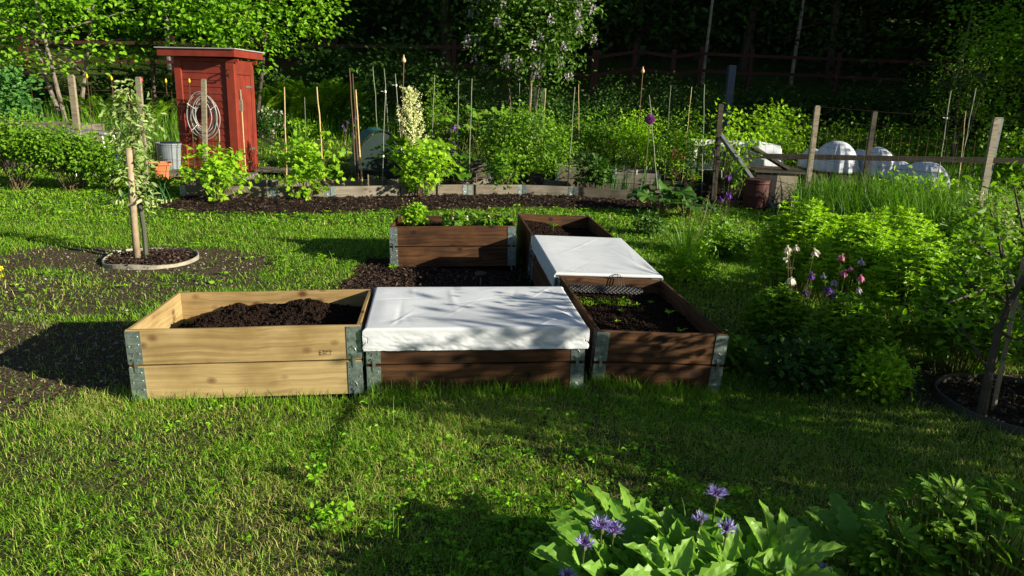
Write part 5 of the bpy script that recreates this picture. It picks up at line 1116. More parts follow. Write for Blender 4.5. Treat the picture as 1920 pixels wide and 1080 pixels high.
for k, (u, v) in enumerate(((1165, 372), (1200, 376), (1145, 370))):
    p = gp(u, v); t = thing('leek_plant', ['upright blue green leek leaves in the middle before the pegged planter box', 'leek leaves with dry straw foot nearest the purple ball flower stem', 'leftmost leek leaves beside the shaded currant bush'][k], 'vegetable', p, 0, 'leeks before the pegged planter box'); g = Geo()
    for i in range(14):
        a = random.random()*6.28; q_ = .16*random.random(); o_ = np.array([.12*random.gauss(0, 1), .05*random.gauss(0, 1), 0]); P = curve(o_, o_+np.array([q_*math.cos(a), q_*math.sin(a), .3+.3*random.random()]), .08, 7)
        g.strips(P[None], np.array([[.016, .018, .018, .015, .012, .008, .002]]), np.array([[-math.sin(a), math.cos(a), 0.]]), np.array([random.random()*.6]))
    g.obj('leaves', M['blue_green'], t)
# pink flowers and edging stones
for u, v, Y_, h_, lb in ((1262, 338, 12.9, .85, 'tall pink foxglove-like stem right of the pegged planter box'), (1298, 335, 13.1, .40, 'short pink flowers beside the stones in front of the green chair'), (1150, 262, 14.6, .9, 'pink red blossoms on a stem above the pegged planter box')):
    p = at(u, v, Y_); p[2] = float(terrain(p[0], p[1])); t = thing('pink_flower', lb, 'flower', p, 0, 'pink flowers of the back plot'); g = Geo(); gl = Geo(); gf = Geo()
    stalks(g, gl, (0, 0, 0), 5, h_, .006, .14, 14, .14, kind='lance', asp=.3); g.obj('stems', M['stem'], t); gl.obj('leaves', M['yellow_green'], t)
    for i in range(7): gf = Geo(); flower_puffs(gf, np.array([[.06*random.gauss(0, 1), .05*random.gauss(0, 1), h_*(.35+.6*random.random())]]), .07); gf.obj('flower', M['p_rose'], t)
g = Geo(); k_ = 0
M['stone'] = plain('stone', (.40, .37, .32), .85, scale=15, var=.3)
for i, u in enumerate((1240, 1249, 1258, 1266, 1275, 1284, 1294, 1250, 1271)):
    p = gp(u, 345+random.random()*4); s = .045+.03*random.random(); g = Geo(); X_, = [np.array([s*1.3, s, s*.75])]; g.ball((0, 0, s*.5), X_, 9); V = g.V[0]; V *= 1+.22*(vnoise(V[:, :1]*30+i*9, V[:, 1:2]*30+V[:, 2:]*21, i)-.5)
    tag(g.obj('garden_stone', M['stone'], loc=p, smooth=True), '%s pale rounded stone of the row, counted away from the pegged planter box' % ['first', 'second', 'third', 'fourth', 'fifth', 'sixth', 'last', 'small upper', 'large upper'][i], 'stone', 'stones lining the back plot')
# squash clump and ground plants right of the boxes
for u, v, n_, H_, sp, R_, lb in ((1235, 402, 11, .38, .34, .20, 'large leaved rhubarb clump in front of the edging, left one'), (1285, 408, 9, .30, .30, .17, 'large leaved clump in front of the edging, beside the purple flowers')):
    big_rosette('rhubarb', lb, 'rhubarb', gp(u, v), n_, H_, sp, R_, 'deep_green', group='large leaved clumps before the edging')
def grass_tuft(label, base, n, H, sp, mat='grass2', heads=0, cat='grass', W_=.006, group=None, droop=.3):
    t = thing('grass_tuft', label, cat, base, 0, group); g = Geo(); a = rng.random(n)*6.28; q = sp*rng.random(n)**.6; b0 = np.stack([.3*q*np.cos(a), .3*q*np.sin(a), 0*a], -1); h = H*(.45+.6*rng.random(n))
    P = [];
    for s in np.linspace(0, 1, 6): P.append(b0+np.stack([q*np.cos(a)*s**1.8*1.2, q*np.sin(a)*s**1.8*1.2, h*(s-droop*s**3*(q/sp))], -1))
    P = np.stack(P, 1); Wd = np.array([1, 1, .9, .7, .45, .08])*W_*(.6+.8*rng.random(n))[:, None]; S = np.stack([-np.sin(a+rng.normal(size=n)*.6), np.cos(a), .3*rng.normal(size=n)], -1); g.strips(P, Wd, nrm(S), rng.random(n)*.8); g.obj('blades', M[mat], t)
    if heads:
        g = Geo(); gh = Geo()
        for i in range(heads):
            a_ = random.random()*6.28; q_ = sp*1.1*random.random(); hh = H*(1+.25*random.random()); P_ = curve((0, 0, 0), (q_*math.cos(a_), q_*math.sin(a_), hh), .05, 8, .03); g.tube(P_, .0022, 4); m = 26; tt = rng.random(m); c = P_[-1]-(P_[-1]-P_[-3])*tt[:, None]; gh.leaves(c, nrm(P_[-1]-P_[-3])+.5*rng.normal(size=(m, 3)), rng.normal(size=(m, 3)), .018, .006, 'diamond')
        g.obj('seed_stalks', M['stem'], t); gh.obj('seed_heads', M['seed'], t)
    return t
M['grass2'] = leafmat('grass2', (.05, .15, .008), (.13, .28, .015), (.2, .34, .03), trans=.4); M['seed'] = leafmat('seed', (.18, .20, .06), (.30, .30, .12), trans=.2)
grass_tuft('tall bright grass tuft with seed heads right of the farthest box', gp(1285, 505), 260, .62, .30, heads=10, W_=.007)
grass_tuft('short bright grass tuft between the seed head tuft and the yellow green mound', gp(1345, 480), 120, .35, .25, W_=.008)
pbush('weed_clump', 'low leafy weeds at the foot of the tall grass tuft', 'weeds', 1290, 530, 465, 100, leaf=.05, kind='oval', mat='yellow_green', ncl=60, per=10, zlow=.02, spread=.06, droop=-.2, group='leafy weed clumps on the right')
pbush('weed_clump', 'green leafy weeds behind the yellow green mound, before the red barrel', 'weeds', 1355, 480, 425, 110, leaf=.06, kind='oval', mat='mid_green', ncl=70, per=12, zlow=.02, spread=.07, group='leafy weed clumps on the right')
pbush('weed_clump', 'low leafy weeds in the shade right of the seedling box', 'weeds', 1385, 690, 640, 60, leaf=.05, kind='oval', mat='mid_green', ncl=30, per=12, zlow=.02, spread=.05, group='leafy weed clumps on the right')
pbush('weed_clump', 'nettle-like weeds at the right foot of the farthest box', 'weeds', 1215, 440, 405, 60, leaf=.05, kind='oval', mat='deep_green', ncl=40, per=10, zlow=.02, spread=.07, group='leafy weed clumps on the right')
# columbines
def columbine(label, base, n, H, sp, mats, s=.045, tall=.75, leafmat_='mid_green', extra=14):
    t = thing('columbine', label, 'flower', base, 0, 'columbines'); g = Geo(); gl = Geo(); cnt = [0]
    def head(c, d):
        gg = Geo(); columbine_head(gg, c, s*(.8+.4*random.random())); gg.obj('flower', M[mats[cnt[0] % len(mats)]], t); cnt[0] += 1
    stalks(g, gl, (0, 0, 0), n, H, .003, sp, 6, .03, kind='oval', asp=.7, head=head)
    C = rng.normal(size=(extra, 3))*np.array([sp*.6, sp*.5, 0])+np.array([0, 0, 1])*(.05+.25*H*rng.random((extra, 1))); leaf_cloud(gl, C, 9, (.04, .04, .01), .045, .9, 'lobed', droop=0, flat=.3)
    g.obj('stems', M['brown_stem'], t); gl.obj('leaves', M[leafmat_], t)
    return t
columbine('columbine with white and blush flowers at the left of the shaded mound', gp(1490, 640), 7, .66, .18, ['p_white'], .050)
columbine('columbine with deep purple flowers below the white ones', gp(1520, 650), 7, .52, .16, ['p_violet'], .044)
columbine('columbine with pink flowers right of the white ones', gp(1560, 640), 8, .60, .18, ['p_pink', 'p_lilac'], .044)
columbine('tall thin columbine with purple flowers before the dark chest', gp(1352, 445), 5, .72, .12, ['p_violet'], .06)
columbine('small columbine with one violet flower near the right-hand tree', gp(1660, 730), 2, .22, .08, ['p_violet'], .03)
# poppies in bud
for u, v, lb in ((1440, 455, 'left poppy bud on a hairy stem before the dark chest'), (1468, 440, 'taller poppy bud on a hairy stem nearest the grey diagonal brace'), (1448, 460, 'shortest poppy bud between the other two')):
    p = gp(u, v+40); t = thing('poppy_bud', lb, 'flower', p, 0, 'poppy buds'); g = Geo(); H_ = pxsize(v+40-{1440: 385, 1468: 372, 1448: 408}[u], p[1]); P = curve((0, 0, 0), (.03, 0, H_), .02, 7); g.tube(P, .005, 5); g.obj('stem', M['stem'], t)
    g = Geo(); g.ball(P[-1]+(0, 0, .01), (.018, .018, .026), 8); g.obj('bud', M['pale_stem'] if 'pale_stem' in M else M['stem'], t, smooth=True); g = Geo(); m = 22; c = P[rng.integers(1, 6, m)]; g.leaves(c, rng.normal(size=(m, 3))+UP*.4, UP+.5*rng.normal(size=(m, 3)), .09, .02, 'lance'); g.obj('leaves', M['pale_leaf'], t)
# yellow green perennial mounds on the right
def mound(label, u, vb, vt, wp, mat='yellow_green', ncl=90, group='leafy perennial mounds on the right', Y=None, leaf=.085, per=13, **kw):
    """leafy shoots that end in whorls of narrow leaves"""
    p = gp(u, vb) if Y is None else at(u, vb, Y); p[2] = float(terrain(p[0], p[1])); H = float(at(u, vt, p[1])[2]-p[2]); rx = pxsize(wp/2, p[1]); t = thing('perennial_mound', label, 'plant', p, 0, group); g = Geo(); gs = Geo()
    for i in range(ncl):
        a = i*2.39996; q = math.sqrt((i+.5)/ncl); h = H*(math.sqrt(max(1-.85*q*q, .02)))*(.85+.25*random.random()); c = np.array([rx*q*math.cos(a), rx*.85*q*math.sin(a), h]); ax = nrm(np.array([q*math.cos(a)*.7, q*math.sin(a)*.7, 1.]))
        b0 = c*np.array([.55, .55, 0]); P = curve(b0, c, 0, 6, .03); gs.tube(P, .003, 4)
        for lv in range(4):
            m = per; th = rng.random()*6+np.arange(m)*6.283/m*1.0; cc = c-ax*lv*.045; D = np.stack([np.cos(th), np.sin(th), 0*th], -1)+ax*(.75-.28*lv); g.leaves(np.repeat(cc[None], m, 0)+rng.normal(size=(m, 3))*.006, D, ax+.5*SUNV+.35*rng.normal(size=(m, 3)), leaf*(.5+.18*lv)*(.8+.4*rng.random(m)), leaf*.2, 'lance', np.clip(.9-.16*lv+.15*rng.normal(size=m), 0, 1))
    g.obj('leaves', M[mat], t); gs.obj('stems', M['stem'], t); return t
mound('bright yellow green mound of narrow leaves below the poppy buds', 1490, 560, 380, 200, ncl=140)
mound('yellow green mound of narrow leaves behind the white columbine', 1590, 600, 412, 190, ncl=130)
mound('green mound of narrow leaves left of the small tree at the right', 1700, 640, 440, 210, mat='yellow_green', ncl=110)
mound('shaded green mound below the white columbine', 1450, 640, 545, 140, mat='mid_green', ncl=70)
mound('shaded green mound before the pink columbine', 1580, 690, 560, 180, mat='mid_green', ncl=90)
mound('shaded green mound behind the right-hand ring', 1790, 700, 500, 200, mat='mid_green', ncl=90)
mound('bright mound of narrow leaves before the tall grass, left of the end post', 1660, 520, 395, 200, ncl=100)
mound('green mound of narrow leaves below the end post at the right', 1800, 570, 430, 200, mat='mid_green', ncl=100)
mound('green mound of narrow leaves at the right edge behind the forked tree', 1915, 660, 470, 200, mat='mid_green', ncl=90)
pbush('weed_clump', 'dark leafy weeds at the foot of the columbines', 'weeds', 1500, 730, 640, 150, leaf=.05, kind='lobed', mat='deep_green', ncl=70, per=12, zlow=.02, spread=.06, group='leafy weed clumps on the right')
pbush('weed_clump', 'fine bright weeds between the columbines and the right-hand ring', 'weeds', 1640, 745, 660, 110, leaf=.035, kind='lance', mat='yellow_green', ncl=80, per=14, zlow=.02, spread=.05, droop=-.4, group='leafy weed clumps on the right')
grass_tuft('bright grass tuft between the columbines and the right-hand ring', gp(1650, 700), 130, .32, .2, W_=.007)
grass_tuft('grass tuft behind the ring of the right-hand tree', gp(1830, 700), 140, .28, .25, W_=.006)
grass_tuft('long grass blades rising through the yellow green mound', gp(1585, 560), 90, .75, .25, W_=.008)
# tall grass patch
g = Geo(); n_ = 8500; pu = 1490+rng.random(n_)*330; pv = 395+rng.random(n_)*75-(pu-1490)*0.0
Ps = np.array([gp(u, v) for u, v in zip(np.linspace(1490, 1830, 12), [395]*12)])
x = rng.random(n_)*3.8+3.6; y = 8.2+rng.random(n_)*4.0; k = (y > 11.7-.42*x) & (x > .39*y+.05) & (y < 14.2-.42*x+1.2); x, y = x[k], y[k]; m = len(x); a = rng.random(m)*6.28; h = (.30+.45*rng.random(m))*(.55+1.0*fbm(x, y, 1.7, 2, 88)); q = .05+.35*rng.random(m)
P = np.stack([np.stack([x+q*np.cos(a)*s**2, y+q*np.sin(a)*s**2, terrain(x, y)+h*(s-.15*s**3)], -1) for s in np.linspace(0, 1, 6)], 1); S = nrm(np.stack([-np.sin(a+rng.normal(size=m)*.6), np.cos(a), .2*rng.normal(size=m)], -1))
g.strips(P, np.array([1, 1, .9, .7, .45, .08])*.013*(.6+.7*rng.random(m))[:, None], S, rng.random(m)*.8); tag(g.obj('tall_grass', M['grass2']), 'patch of tall bright grass along the right-hand wire fence', 'tall grass', kind='stuff')
g = Geo(); n_ = 9000; x = rng.random(n_)*12+1; y = 15.5+rng.random(n_)*5; k = x > .35*y+1.0; x, y = x[k], y[k]; m = len(x); a = rng.random(m)*6.28; h = .3+.4*rng.random(m); q = .05+.2*rng.random(m)
P = np.stack([np.stack([x+q*np.cos(a)*s**2, y+q*np.sin(a)*s**2, terrain(x, y)+h*(s-.15*s**3)], -1) for s in np.linspace(0, 1, 5)], 1); S = nrm(np.stack([-np.sin(a), np.cos(a), .2*rng.normal(size=m)], -1)); g.strips(P, np.array([1, .95, .8, .5, .1])*.02*(.6+.7*rng.random(m))[:, None], S, rng.random(m)*.7); tag(g.obj('meadow_grass', M['grass2']), 'meadow grass behind the white tunnels', 'tall grass', kind='stuff')
g = Geo(); n_ = 6000; x = -14+rng.random(n_)*11; y = 14.5+rng.random(n_)*5.5; k = (x < -.43*y+.2) | (y > 18.3); x, y = x[k], y[k]; m = len(x); a = rng.random(m)*6.28; h = .3+.5*rng.random(m); q = .05+.2*rng.random(m)
P = np.stack([np.stack([x+q*np.cos(a)*s**2, y+q*np.sin(a)*s**2, terrain(x, y)+h*(s-.15*s**3)], -1) for s in np.linspace(0, 1, 5)], 1); S = nrm(np.stack([-np.sin(a), np.cos(a), .2*rng.normal(size=m)], -1)); g.strips(P, np.array([1, .95, .8, .5, .1])*.02*(.6+.7*rng.random(m))[:, None], S, rng.random(m)*.7); tag(g.obj('meadow_grass', M['grass2']), 'meadow grass behind the raised bed and the shed', 'tall grass', kind='stuff')
pbush('variegated_shrub', 'pale variegated shrub behind the small tree at the right edge', 'shrub', 1870, 470, 345, 150, Y=8.4, leaf=.06, kind='lance', mat='pale_leaf', ncl=80, per=16, zlow=.1, spread=.09, asp=.42, droop=-.2)
pbush('leafy_bush', 'raspberry shoots growing through the tall grass before the white tunnels', 'bush', 1700, 410, 330, 130, Y=11.3, leaf=.09, kind='oval', mat='yellow_green', ncl=44, per=10, zlow=.3, spread=.1)
pbush('leafy_bush', 'leafy shoots climbing the end post at the right', 'bush', 1845, 480, 400, 120, Y=8.9, leaf=.07, kind='oval', mat='mid_green', ncl=60, per=14, zlow=.1, spread=.09)
# small tree at the right with bare forks
c0 = gp(1838, 790); t = thing('apple_tree', 'small forked apple tree with dark trunk inside the right-hand ring', 'tree', c0); g = Geo()
pth = [np.zeros(3)]+[at(u, v, c0[1]+dy)-c0 for u, v, dy in ((1855, 700, 0), (1872, 620, .03), (1892, 570, .05), (1925, 510, .08), (1960, 440, .1))]; P = np.array(pth); g.tube(P, [.028, .023, .020, .017, .013, .009], 9)
br = [((1872, 620), (1840, 560), (1800, 500), (1775, 480)), ((1892, 570), (1880, 500), (1870, 430), (1855, 390)), ((1855, 700), (1810, 620), (1760, 590), (1720, 575)), ((1892, 570), (1850, 540), (1800, 560), (1770, 570)), ((1925, 510), (1920, 440), (1905, 370), (1900, 340)), ((1880, 500), (1850, 470), (1830, 455), (1815, 450)), ((1872, 620), (1905, 640), (1935, 620), (1960, 600)), ((1925, 510), (1965, 500), (1990, 480), (2010, 450))]
tips = []
for i, bb in enumerate(br):
    Q = np.array([at(u, v, c0[1]+.03+(j*.12)*((-1)**i))-c0 for j, (u, v) in enumerate(bb)]); Q = np.array([np.interp(np.linspace(0, 3, 9), range(4), Q[:, k]) for k in range(3)]).T; g.tube(Q, np.linspace(.009, .003, 9), 6); tips += list(Q[3:])
g.obj('trunk', M['bark'], t); tips = np.array(tips); g = Geo(); leaf_cloud(g, tips, 13, (.08, .08, .07), .052, .6, 'oval', droop=0, flat=.8); g.obj('leaves', M['mid_green'], t)
g = Geo(); a = gp(1862, 770); b_ = at(1905, 560, a[1]+.05); g.tube([a-(0, 0, .05), b_+(b_-a)*.5], .013, 8); tag(g.obj('wooden_stake', M['stake_wood']), 'thin pale stake leaning beside the small forked tree', 'stake')
g = Geo(); g.tube([at(1935, 650, 4.0), at(1858, 400, 4.1)], .008, 6); tag(g.obj('garden_cane', M['post_wood']), 'pale stick among the branches of the small forked tree', 'cane')
# herbs in box F, seedlings
def in_box(k, x, y, z): return W(k, x, y, z)
bush('herb_plant', 'bright green rounded basil-like herb at the left end of the back box', 'herb', in_box('F', -.40, .02,   .33), .22, .13, leaf=.035, kind='oval', mat='yellow_green', ncl=60, per=10, zlow=.05, spread=.02, nst=20, stem='stem', stem_r=.003, asp=.75)
for x_, lb in ((.06, 'strawberry plant with white flowers in the middle of the back box'), (.38, 'strawberry plant with white flowers at the right end of the back box')):
    bush('strawberry_plant', lb, 'strawberry', in_box('F', x_, -.08, .33), .12, .19, leaf=.07, kind='lobed', mat='mid_green', ncl=26, per=4, zlow=.3, spread=.025, nst=22, stem='stem', stem_r=.003, asp=.85, ry=.9, flowers=(7, .035, 'p_white'), group='strawberry plants in the back box')
g = Geo(); p = in_box('F', -.44, .0, .33); gh = Geo(); t = thing('chive_flower', 'thin dry flower stalks rising from the left end of the back box', 'flower', p)
stalks(g, gh, (0, 0, 0), 7, .28, .0025, .08, 0, head=lambda c, d: gh.ball(c, .009, 6)); g.obj('stems', M['stem'], t); gh.obj('buds', M['seed'], t)
def seedling(k, x, y, z, s, n, label, mat='yellow_green'):
    t = thing('seedling', label, 'seedling', in_box(k, x, y, z) if k else np.array([x, y, float(terrain(x, y))+.01]), random.random()*6, 'seedlings in the planter boxes'); g = Geo(); g.tube([(0, 0, -.01), (0, 0, s*.45)], s*.04, 5); g.obj('stem', M['stem'], t)
    g = Geo(); a = np.arange(n)*2.4; g.leaves(np.tile((0, 0, s*.42), (n, 1)), np.stack([np.cos(a), np.sin(a), .5+.4*rng.random(n)], -1), UP+.3*rng.normal(size=(n, 3)), s*(.6+.4*rng.random(n)), s*.28, 'oval'); g.obj('leaves', M[mat], t)
for x_, y_, s_, n_, lb in ((-.10, -.42, .075, 4, 'largest bright seedling near the front edge of the open box'), (.0, .30, .075, 4, 'tall seedling close to the wire loop'), (.10, .22, .055, 3, 'seedling right of the one near the wire loop'), (-.10, .20, .06, 3, 'seedling left of the one near the wire loop'), (-.06, .06, .06, 4, 'seedling in the second row of the open box'), (.22, .30, .05, 3, 'seedling in the back right corner of the open box'),
        (-.15, -.15, .05, 3, 'small seedling alone in the middle of the open box'), (.26, .02, .09, 4, 'tall seedling beside the right wall of the open box'), (.22, -.32, .075, 4, 'seedling beside the right wall near the front of the open box'), (-.26, .16, .05, 3, 'tiny seedling near the left wall of the open box'), (-.30, -.40, .035, 2, 'tiny seedling in the front left corner of the open box')):
    seedling('C', x_, y_, .285, s_*.75, n_, lb)
seedling('E', -.08, .12, .31, .09, 4, 'pale seedling in the farthest open box', 'mid_green')
p = gp(737, 512); seedling(None, p[0], p[1], 0, .07, 7, 'small bright plant alone in the bark mulch before the back box')
g = Geo(); p = gp(660, 737); seedling(None, p[0], p[1]-.03, 0, .085, 9, 'young broad leaved plant at the foot of the hinge right of the pine box')
g = Geo(); n_ = 420; q = np.stack([-.36+.45*rng.random(n_), .20+.16*rng.random(n_), .300+0*rng.random(n_)], -1); D = rng.normal(size=(n_, 3)); D[:, 2] = .8; g.leaves(q, D, UP+.4*rng.normal(size=(n_, 3)), .012, .008, 'oval'); tag(on_box(g.obj('sprouts', M['yellow_green']), 'C'), 'fine sprouts in front of the dimpled black sheet', 'sprouts', kind='stuff')
# yellow dandelions at the left edge
for u, v, lb in ((4, 512, 'upper small yellow flower at the left edge'), (6, 528, 'lower small yellow flower at the left edge')):
    p = gp(u, v+8); t = thing('dandelion', lb, 'flower', p, 0, 'yellow flowers at the left edge'); g = Geo(); g.tube([(0, 0, 0), (0, 0, .07)], .002, 4); g.obj('stem', M['stem'], t); g = Geo(); flower_puffs(g, np.array([[0, 0, .075]]), .03, 14); g.obj('flower_head', M['p_yellow'], t)
# foreground plants
def lobed_plant(label, base, n, H, sp, R_, mat, nl=5, cat='plant', name='cut_leaf_plant', group=None, tilt=1.0, rise=.45):
    t = thing(name, label, cat, base, 0, group); g = Geo(); gs = Geo()
    for i in range(n):
        a = i*2.39996+.3*random.random(); q = sp*math.sqrt((i+.5)/n); h = H*(1-.30*(q/sp)**2)*(.8+.3*random.random()); tip = np.array([q*math.cos(a), q*math.sin(a), h]); P = curve((.02*math.cos(a), .02*math.sin(a), 0), tip, .12, 6); gs.tube(P, np.linspace(.0045, .003, 6), 6)
        D = np.array([math.cos(a), math.sin(a), rise*(1-.5*q/sp)+.15]); palmate(g, tip, D, UP*tilt+SUNV*.8+.30*rng.normal(size=3)+.25*D, R_*(.75+.5*random.random()), random.random()*.8, nl, .12)
    g.obj('leaves', M[mat], t); gs.obj('stalks', M['stem'], t); return t
FGB = [(1185, 958, 2.02, .17, .20), (1335, 995, 1.92, .18, .18), (1450, 985, 1.95, .18, .16), (1600, 970, 2.10, .20, .17), (1010, 1066, 1.97, .12, .12), (1245, 1040, 1.80, .17, .17), (1400, 1055, 1.76, .17, .17), (1540, 1055, 1.80, .17, .16)]
FL_ = ['big toothed leaf clump right of the pair of blue flowers in the foreground', 'toothed leaf clump below the tallest blue flower', 'toothed leaf clump right of the tallest blue flower', 'arching toothed leaves beside the dark low foliage at the lower right', 'low toothed leaves at the bottom edge, farthest left', 'nearest toothed leaf clump at the bottom edge, left one', 'nearest toothed leaf clump at the bottom edge, middle one', 'toothed leaves around the small blue flower deep in the foliage']
def gpx(u, v): return gp(u, v)
for (u, v, Y_, sp_, R_), lb in zip(FGB, FL_):
    c = at(u, v, Y_); z = float(terrain(c[0], c[1])); lobed_plant(lb, (c[0], c[1], z), 14, (c[2]-z-(.20 if u < 1200 else .165))/1.05, sp_, R_*1.15, 'front_leaf', 5, group='toothed leaf clumps in the foreground')
CK = [(1128, 985, 1.96, 'large blue knapweed flower, left of the foreground group', 0.076), (1150, 992, 1.98, 'blue knapweed flower touching the large left one', 0.067), (1096, 1016, 1.89, 'lowest blue knapweed flower at the left of the foreground group', 0.061), (1343, 925, 2.06, 'tallest blue knapweed flower with two upright leaves below it', 0.071), (1313, 970, 2.02, 'small blue knapweed flower left of the tallest one', 0.055), (1362, 990, 1.96, 'blue knapweed flower below the tallest one', 0.071), (1064, 1078, 1.84, 'blue knapweed flower cut by the bottom edge', 0.055), (1543, 1066, 1.92, 'small blue knapweed flower deep in the leaves at the lower right', 0.049)]
for u, v, Y_, lb, s in CK:
    c = at(u, v+6, Y_); z = float(terrain(c[0], c[1])); t = thing('knapweed', lb, 'flower', (c[0], c[1]+.02, z), 0, 'blue knapweed flowers in the foreground'); tip = c-np.array([c[0], c[1]+.02, z]); g = Geo(); g.tube(curve((0, 0, 0), tip-(0, 0, .012), .0, 7, .02), .0028, 6); g.obj('stem', M['stem'], t); knapweed(tip, t, s)
    g = Geo()
    for k in range(4):
        a = random.random()*6.28; b0 = tip*(.35+.12*k); 
        toothed_lobe(g, b0, np.array([math.cos(a)*.45, math.sin(a)*.45, .9]), np.array([math.cos(a), math.sin(a), -.3]), .085, .014, .7, .1)
    g.obj('leaves', M['front_leaf'], t)
def small_leaf_mat(label, u, v, vt, wp, mat, n=34, R_=.05, group=None):
    p = gpx(u, v); H_ = max(.1, float(at(u, vt, p[1])[2]-p[2])); return lobed_plant(label, p, n, H_, pxsize(wp/2, p[1]), R_, mat, 5, name='cranesbill', group=group, tilt=1.2, rise=.3)
for u, v, vt, wp, lb in ((1730, 1120, 925, 200, 'cranesbill clump with small cut leaves left of the corner in the foreground'), (1880, 1080, 930, 200, 'cranesbill clump with small cut leaves at the right edge of the foreground'), (1820, 1200, 985, 230, 'cranesbill clump in the lower right corner'), (1650, 1180, 1010, 150, 'dark cranesbill clump right of the arching toothed leaves')):
    small_leaf_mat(lb, u, v, vt, wp, 'mid_green', 60, .055, 'cranesbill clumps in the foreground')
for u, v, h_, lb in ((1288, 1040, .24, 'single tall grass blade rising from the foreground leaves'), (1740, 950, .17, 'upright grass blade above the cranesbill'), (1880, 1000, .2, 'arching grass blade at the right edge of the foreground'), (1665, 960, .1, 'short grass blades before the cranesbill')):
    grass_tuft(lb, gp(u, v), 5, h_*1.25, .05, W_=.007, group='single grass blades in the foreground')
pbush('weed_clump', 'broad leaved plantain weed on the lit lawn edge in the foreground', 'weeds', 598, 905, 862, 34, leaf=.032, kind='oval', mat='weed', ncl=9, per=4, zlow=.02, spread=.012, droop=-.6, nst=4, stem='stem', stem_r=.002)
pbush('weed_clump', 'low broad leaved weeds along the shadow line in the foreground', 'weeds', 620, 985, 955, 90, leaf=.028, kind='oval', mat='weed', ncl=18, per=4, zlow=.02, spread=.02, droop=-.4, nst=4, stem='stem', stem_r=.002)
# ------------------------------------------------------------------ trees
def pt(u, v, Y_): a = at(u, v, Y_); return np.array([a[0], a[1], float(terrain(a[0], a[1]))])
def ptree(name, label, u, vb, Y_, vtop, vbot, wp, **kw):
    b_ = pt(u, vb, Y_); zt = float(at(u, vtop, Y_)[2]-b_[2]); zb = float(at(u, vbot, Y_)[2]-b_[2]); return tree(name, label, b_, zt, (zt+zb)/2, pxsize(wp/2, Y_), (zt-zb)/2, **kw)
GH = 'leafy hazel trees at the edge of the wood'
ptree('hazel_tree', 'sunlit hazel tree with pale forked trunks at the top left corner', 130, 200, 18.6, -130, 140, 430, leaf=.12, kind='oval', mat='hazel', ncl=150, per=34, trunk=.10, bark='pale_bark', multi=3, group=GH, spread=(.33, .33, .09), asp=.75, ry=.55)
ptree('hazel_tree', 'brightest sunlit hazel tree behind the red shed', 465, 210, 18.8, -110, 150, 320, leaf=.115, kind='oval', mat='hazel', ncl=140, per=34, trunk=.10, multi=2, group=GH, spread=(.32, .32, .09), asp=.75, ry=.55)
ptree('hazel_tree', 'darker hazel tree left of the shed roof', 285, 200, 19.5, -130, 120, 130, leaf=.115, kind='oval', mat='deep_green', ncl=60, per=28, trunk=.09, multi=2, group=GH, spread=(.34, .34, .12), asp=.75, ry=.5)
ptree('lilac_bush', 'lilac bush with pale violet blossoms at the top centre', 985, 190, 17.6, -90, 160, 225, leaf=.11, kind='oval', mat='lilac_leaf', ncl=240, per=30, trunk=.07, multi=3, cat='lilac', spread=(.24, .24, .16), asp=.6, ry=.7, flowers=(280, .20, 'p_lilac'))
ptree('willow_bush', 'loose willow bush with thin upright twigs behind the right-hand fence', 1790, 290, 17.5, 60, 260, 180, leaf=.085, kind='lance', mat='mid_green', ncl=120, per=18, trunk=.05, multi=4, cat='shrub', spread=(.22, .22, .25), asp=.3)
ptree('maple_tree', 'tree with scattered sunlit leaves at the top right corner', 1920, 300, 19.0, -120, 270, 330, leaf=.12, kind='oval', mat='hazel', ncl=200, per=24, trunk=.14, group=None, spread=(.36, .36, .16), asp=.75)
# the dark wood: copies of three tree types, each tree a thing of its own
GF = 'dark trees of the wood'
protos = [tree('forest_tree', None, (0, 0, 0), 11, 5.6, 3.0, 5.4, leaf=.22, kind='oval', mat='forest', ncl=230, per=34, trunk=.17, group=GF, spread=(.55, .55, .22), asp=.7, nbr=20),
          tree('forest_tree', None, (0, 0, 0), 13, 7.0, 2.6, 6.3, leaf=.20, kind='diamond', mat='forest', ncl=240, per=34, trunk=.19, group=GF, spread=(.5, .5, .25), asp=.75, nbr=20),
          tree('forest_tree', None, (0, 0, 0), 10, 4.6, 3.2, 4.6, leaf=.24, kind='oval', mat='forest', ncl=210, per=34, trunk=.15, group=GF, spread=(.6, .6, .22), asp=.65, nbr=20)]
used = [False]*3
FT = []   # u, Y, type
for r_, (Y_, us) in enumerate(((27.0, (-160, 60, 270, 470, 650, 830, 1010, 1190, 1370, 1540, 1720, 1900, 2080)), (31.5, (-60, 150, 360, 560, 740, 920, 1100, 1280, 1450, 1630, 1810, 1990)), (37., (-150, 50, 250, 450, 640, 830, 1010, 1190, 1370, 1550, 1730, 1910, 2090)))):
    for i, u in enumerate(us): FT.append((u+rng.normal()*18, Y_+rng.normal()*.8, (i*2+r_) % 3, r_, i))
wr = {0: 'front', 1: 'second', 2: 'rear'}
land = [(-999, 'beyond the left edge'), (0, 'above the raised bed'), (150, 'behind the left hazel'), (300, 'left of the shed'), (420, 'right behind the shed roof'), (560, 'behind the ferns'), (690, 'above the teal tunnel'), (800, 'left of the lilac'), (960, 'behind the lilac'), (1080, 'behind the thick red fence post'), (1180, 'above the pegged planter box'), (1290, 'left of the blue grey post'), (1400, 'right of the blue grey post'), (1520, 'above the tallest white tunnel'), (1660, 'between the leaning posts'), (1760, 'behind the willow bush'), (1880, 'above the end post'), (1960, 'beyond the right edge')]
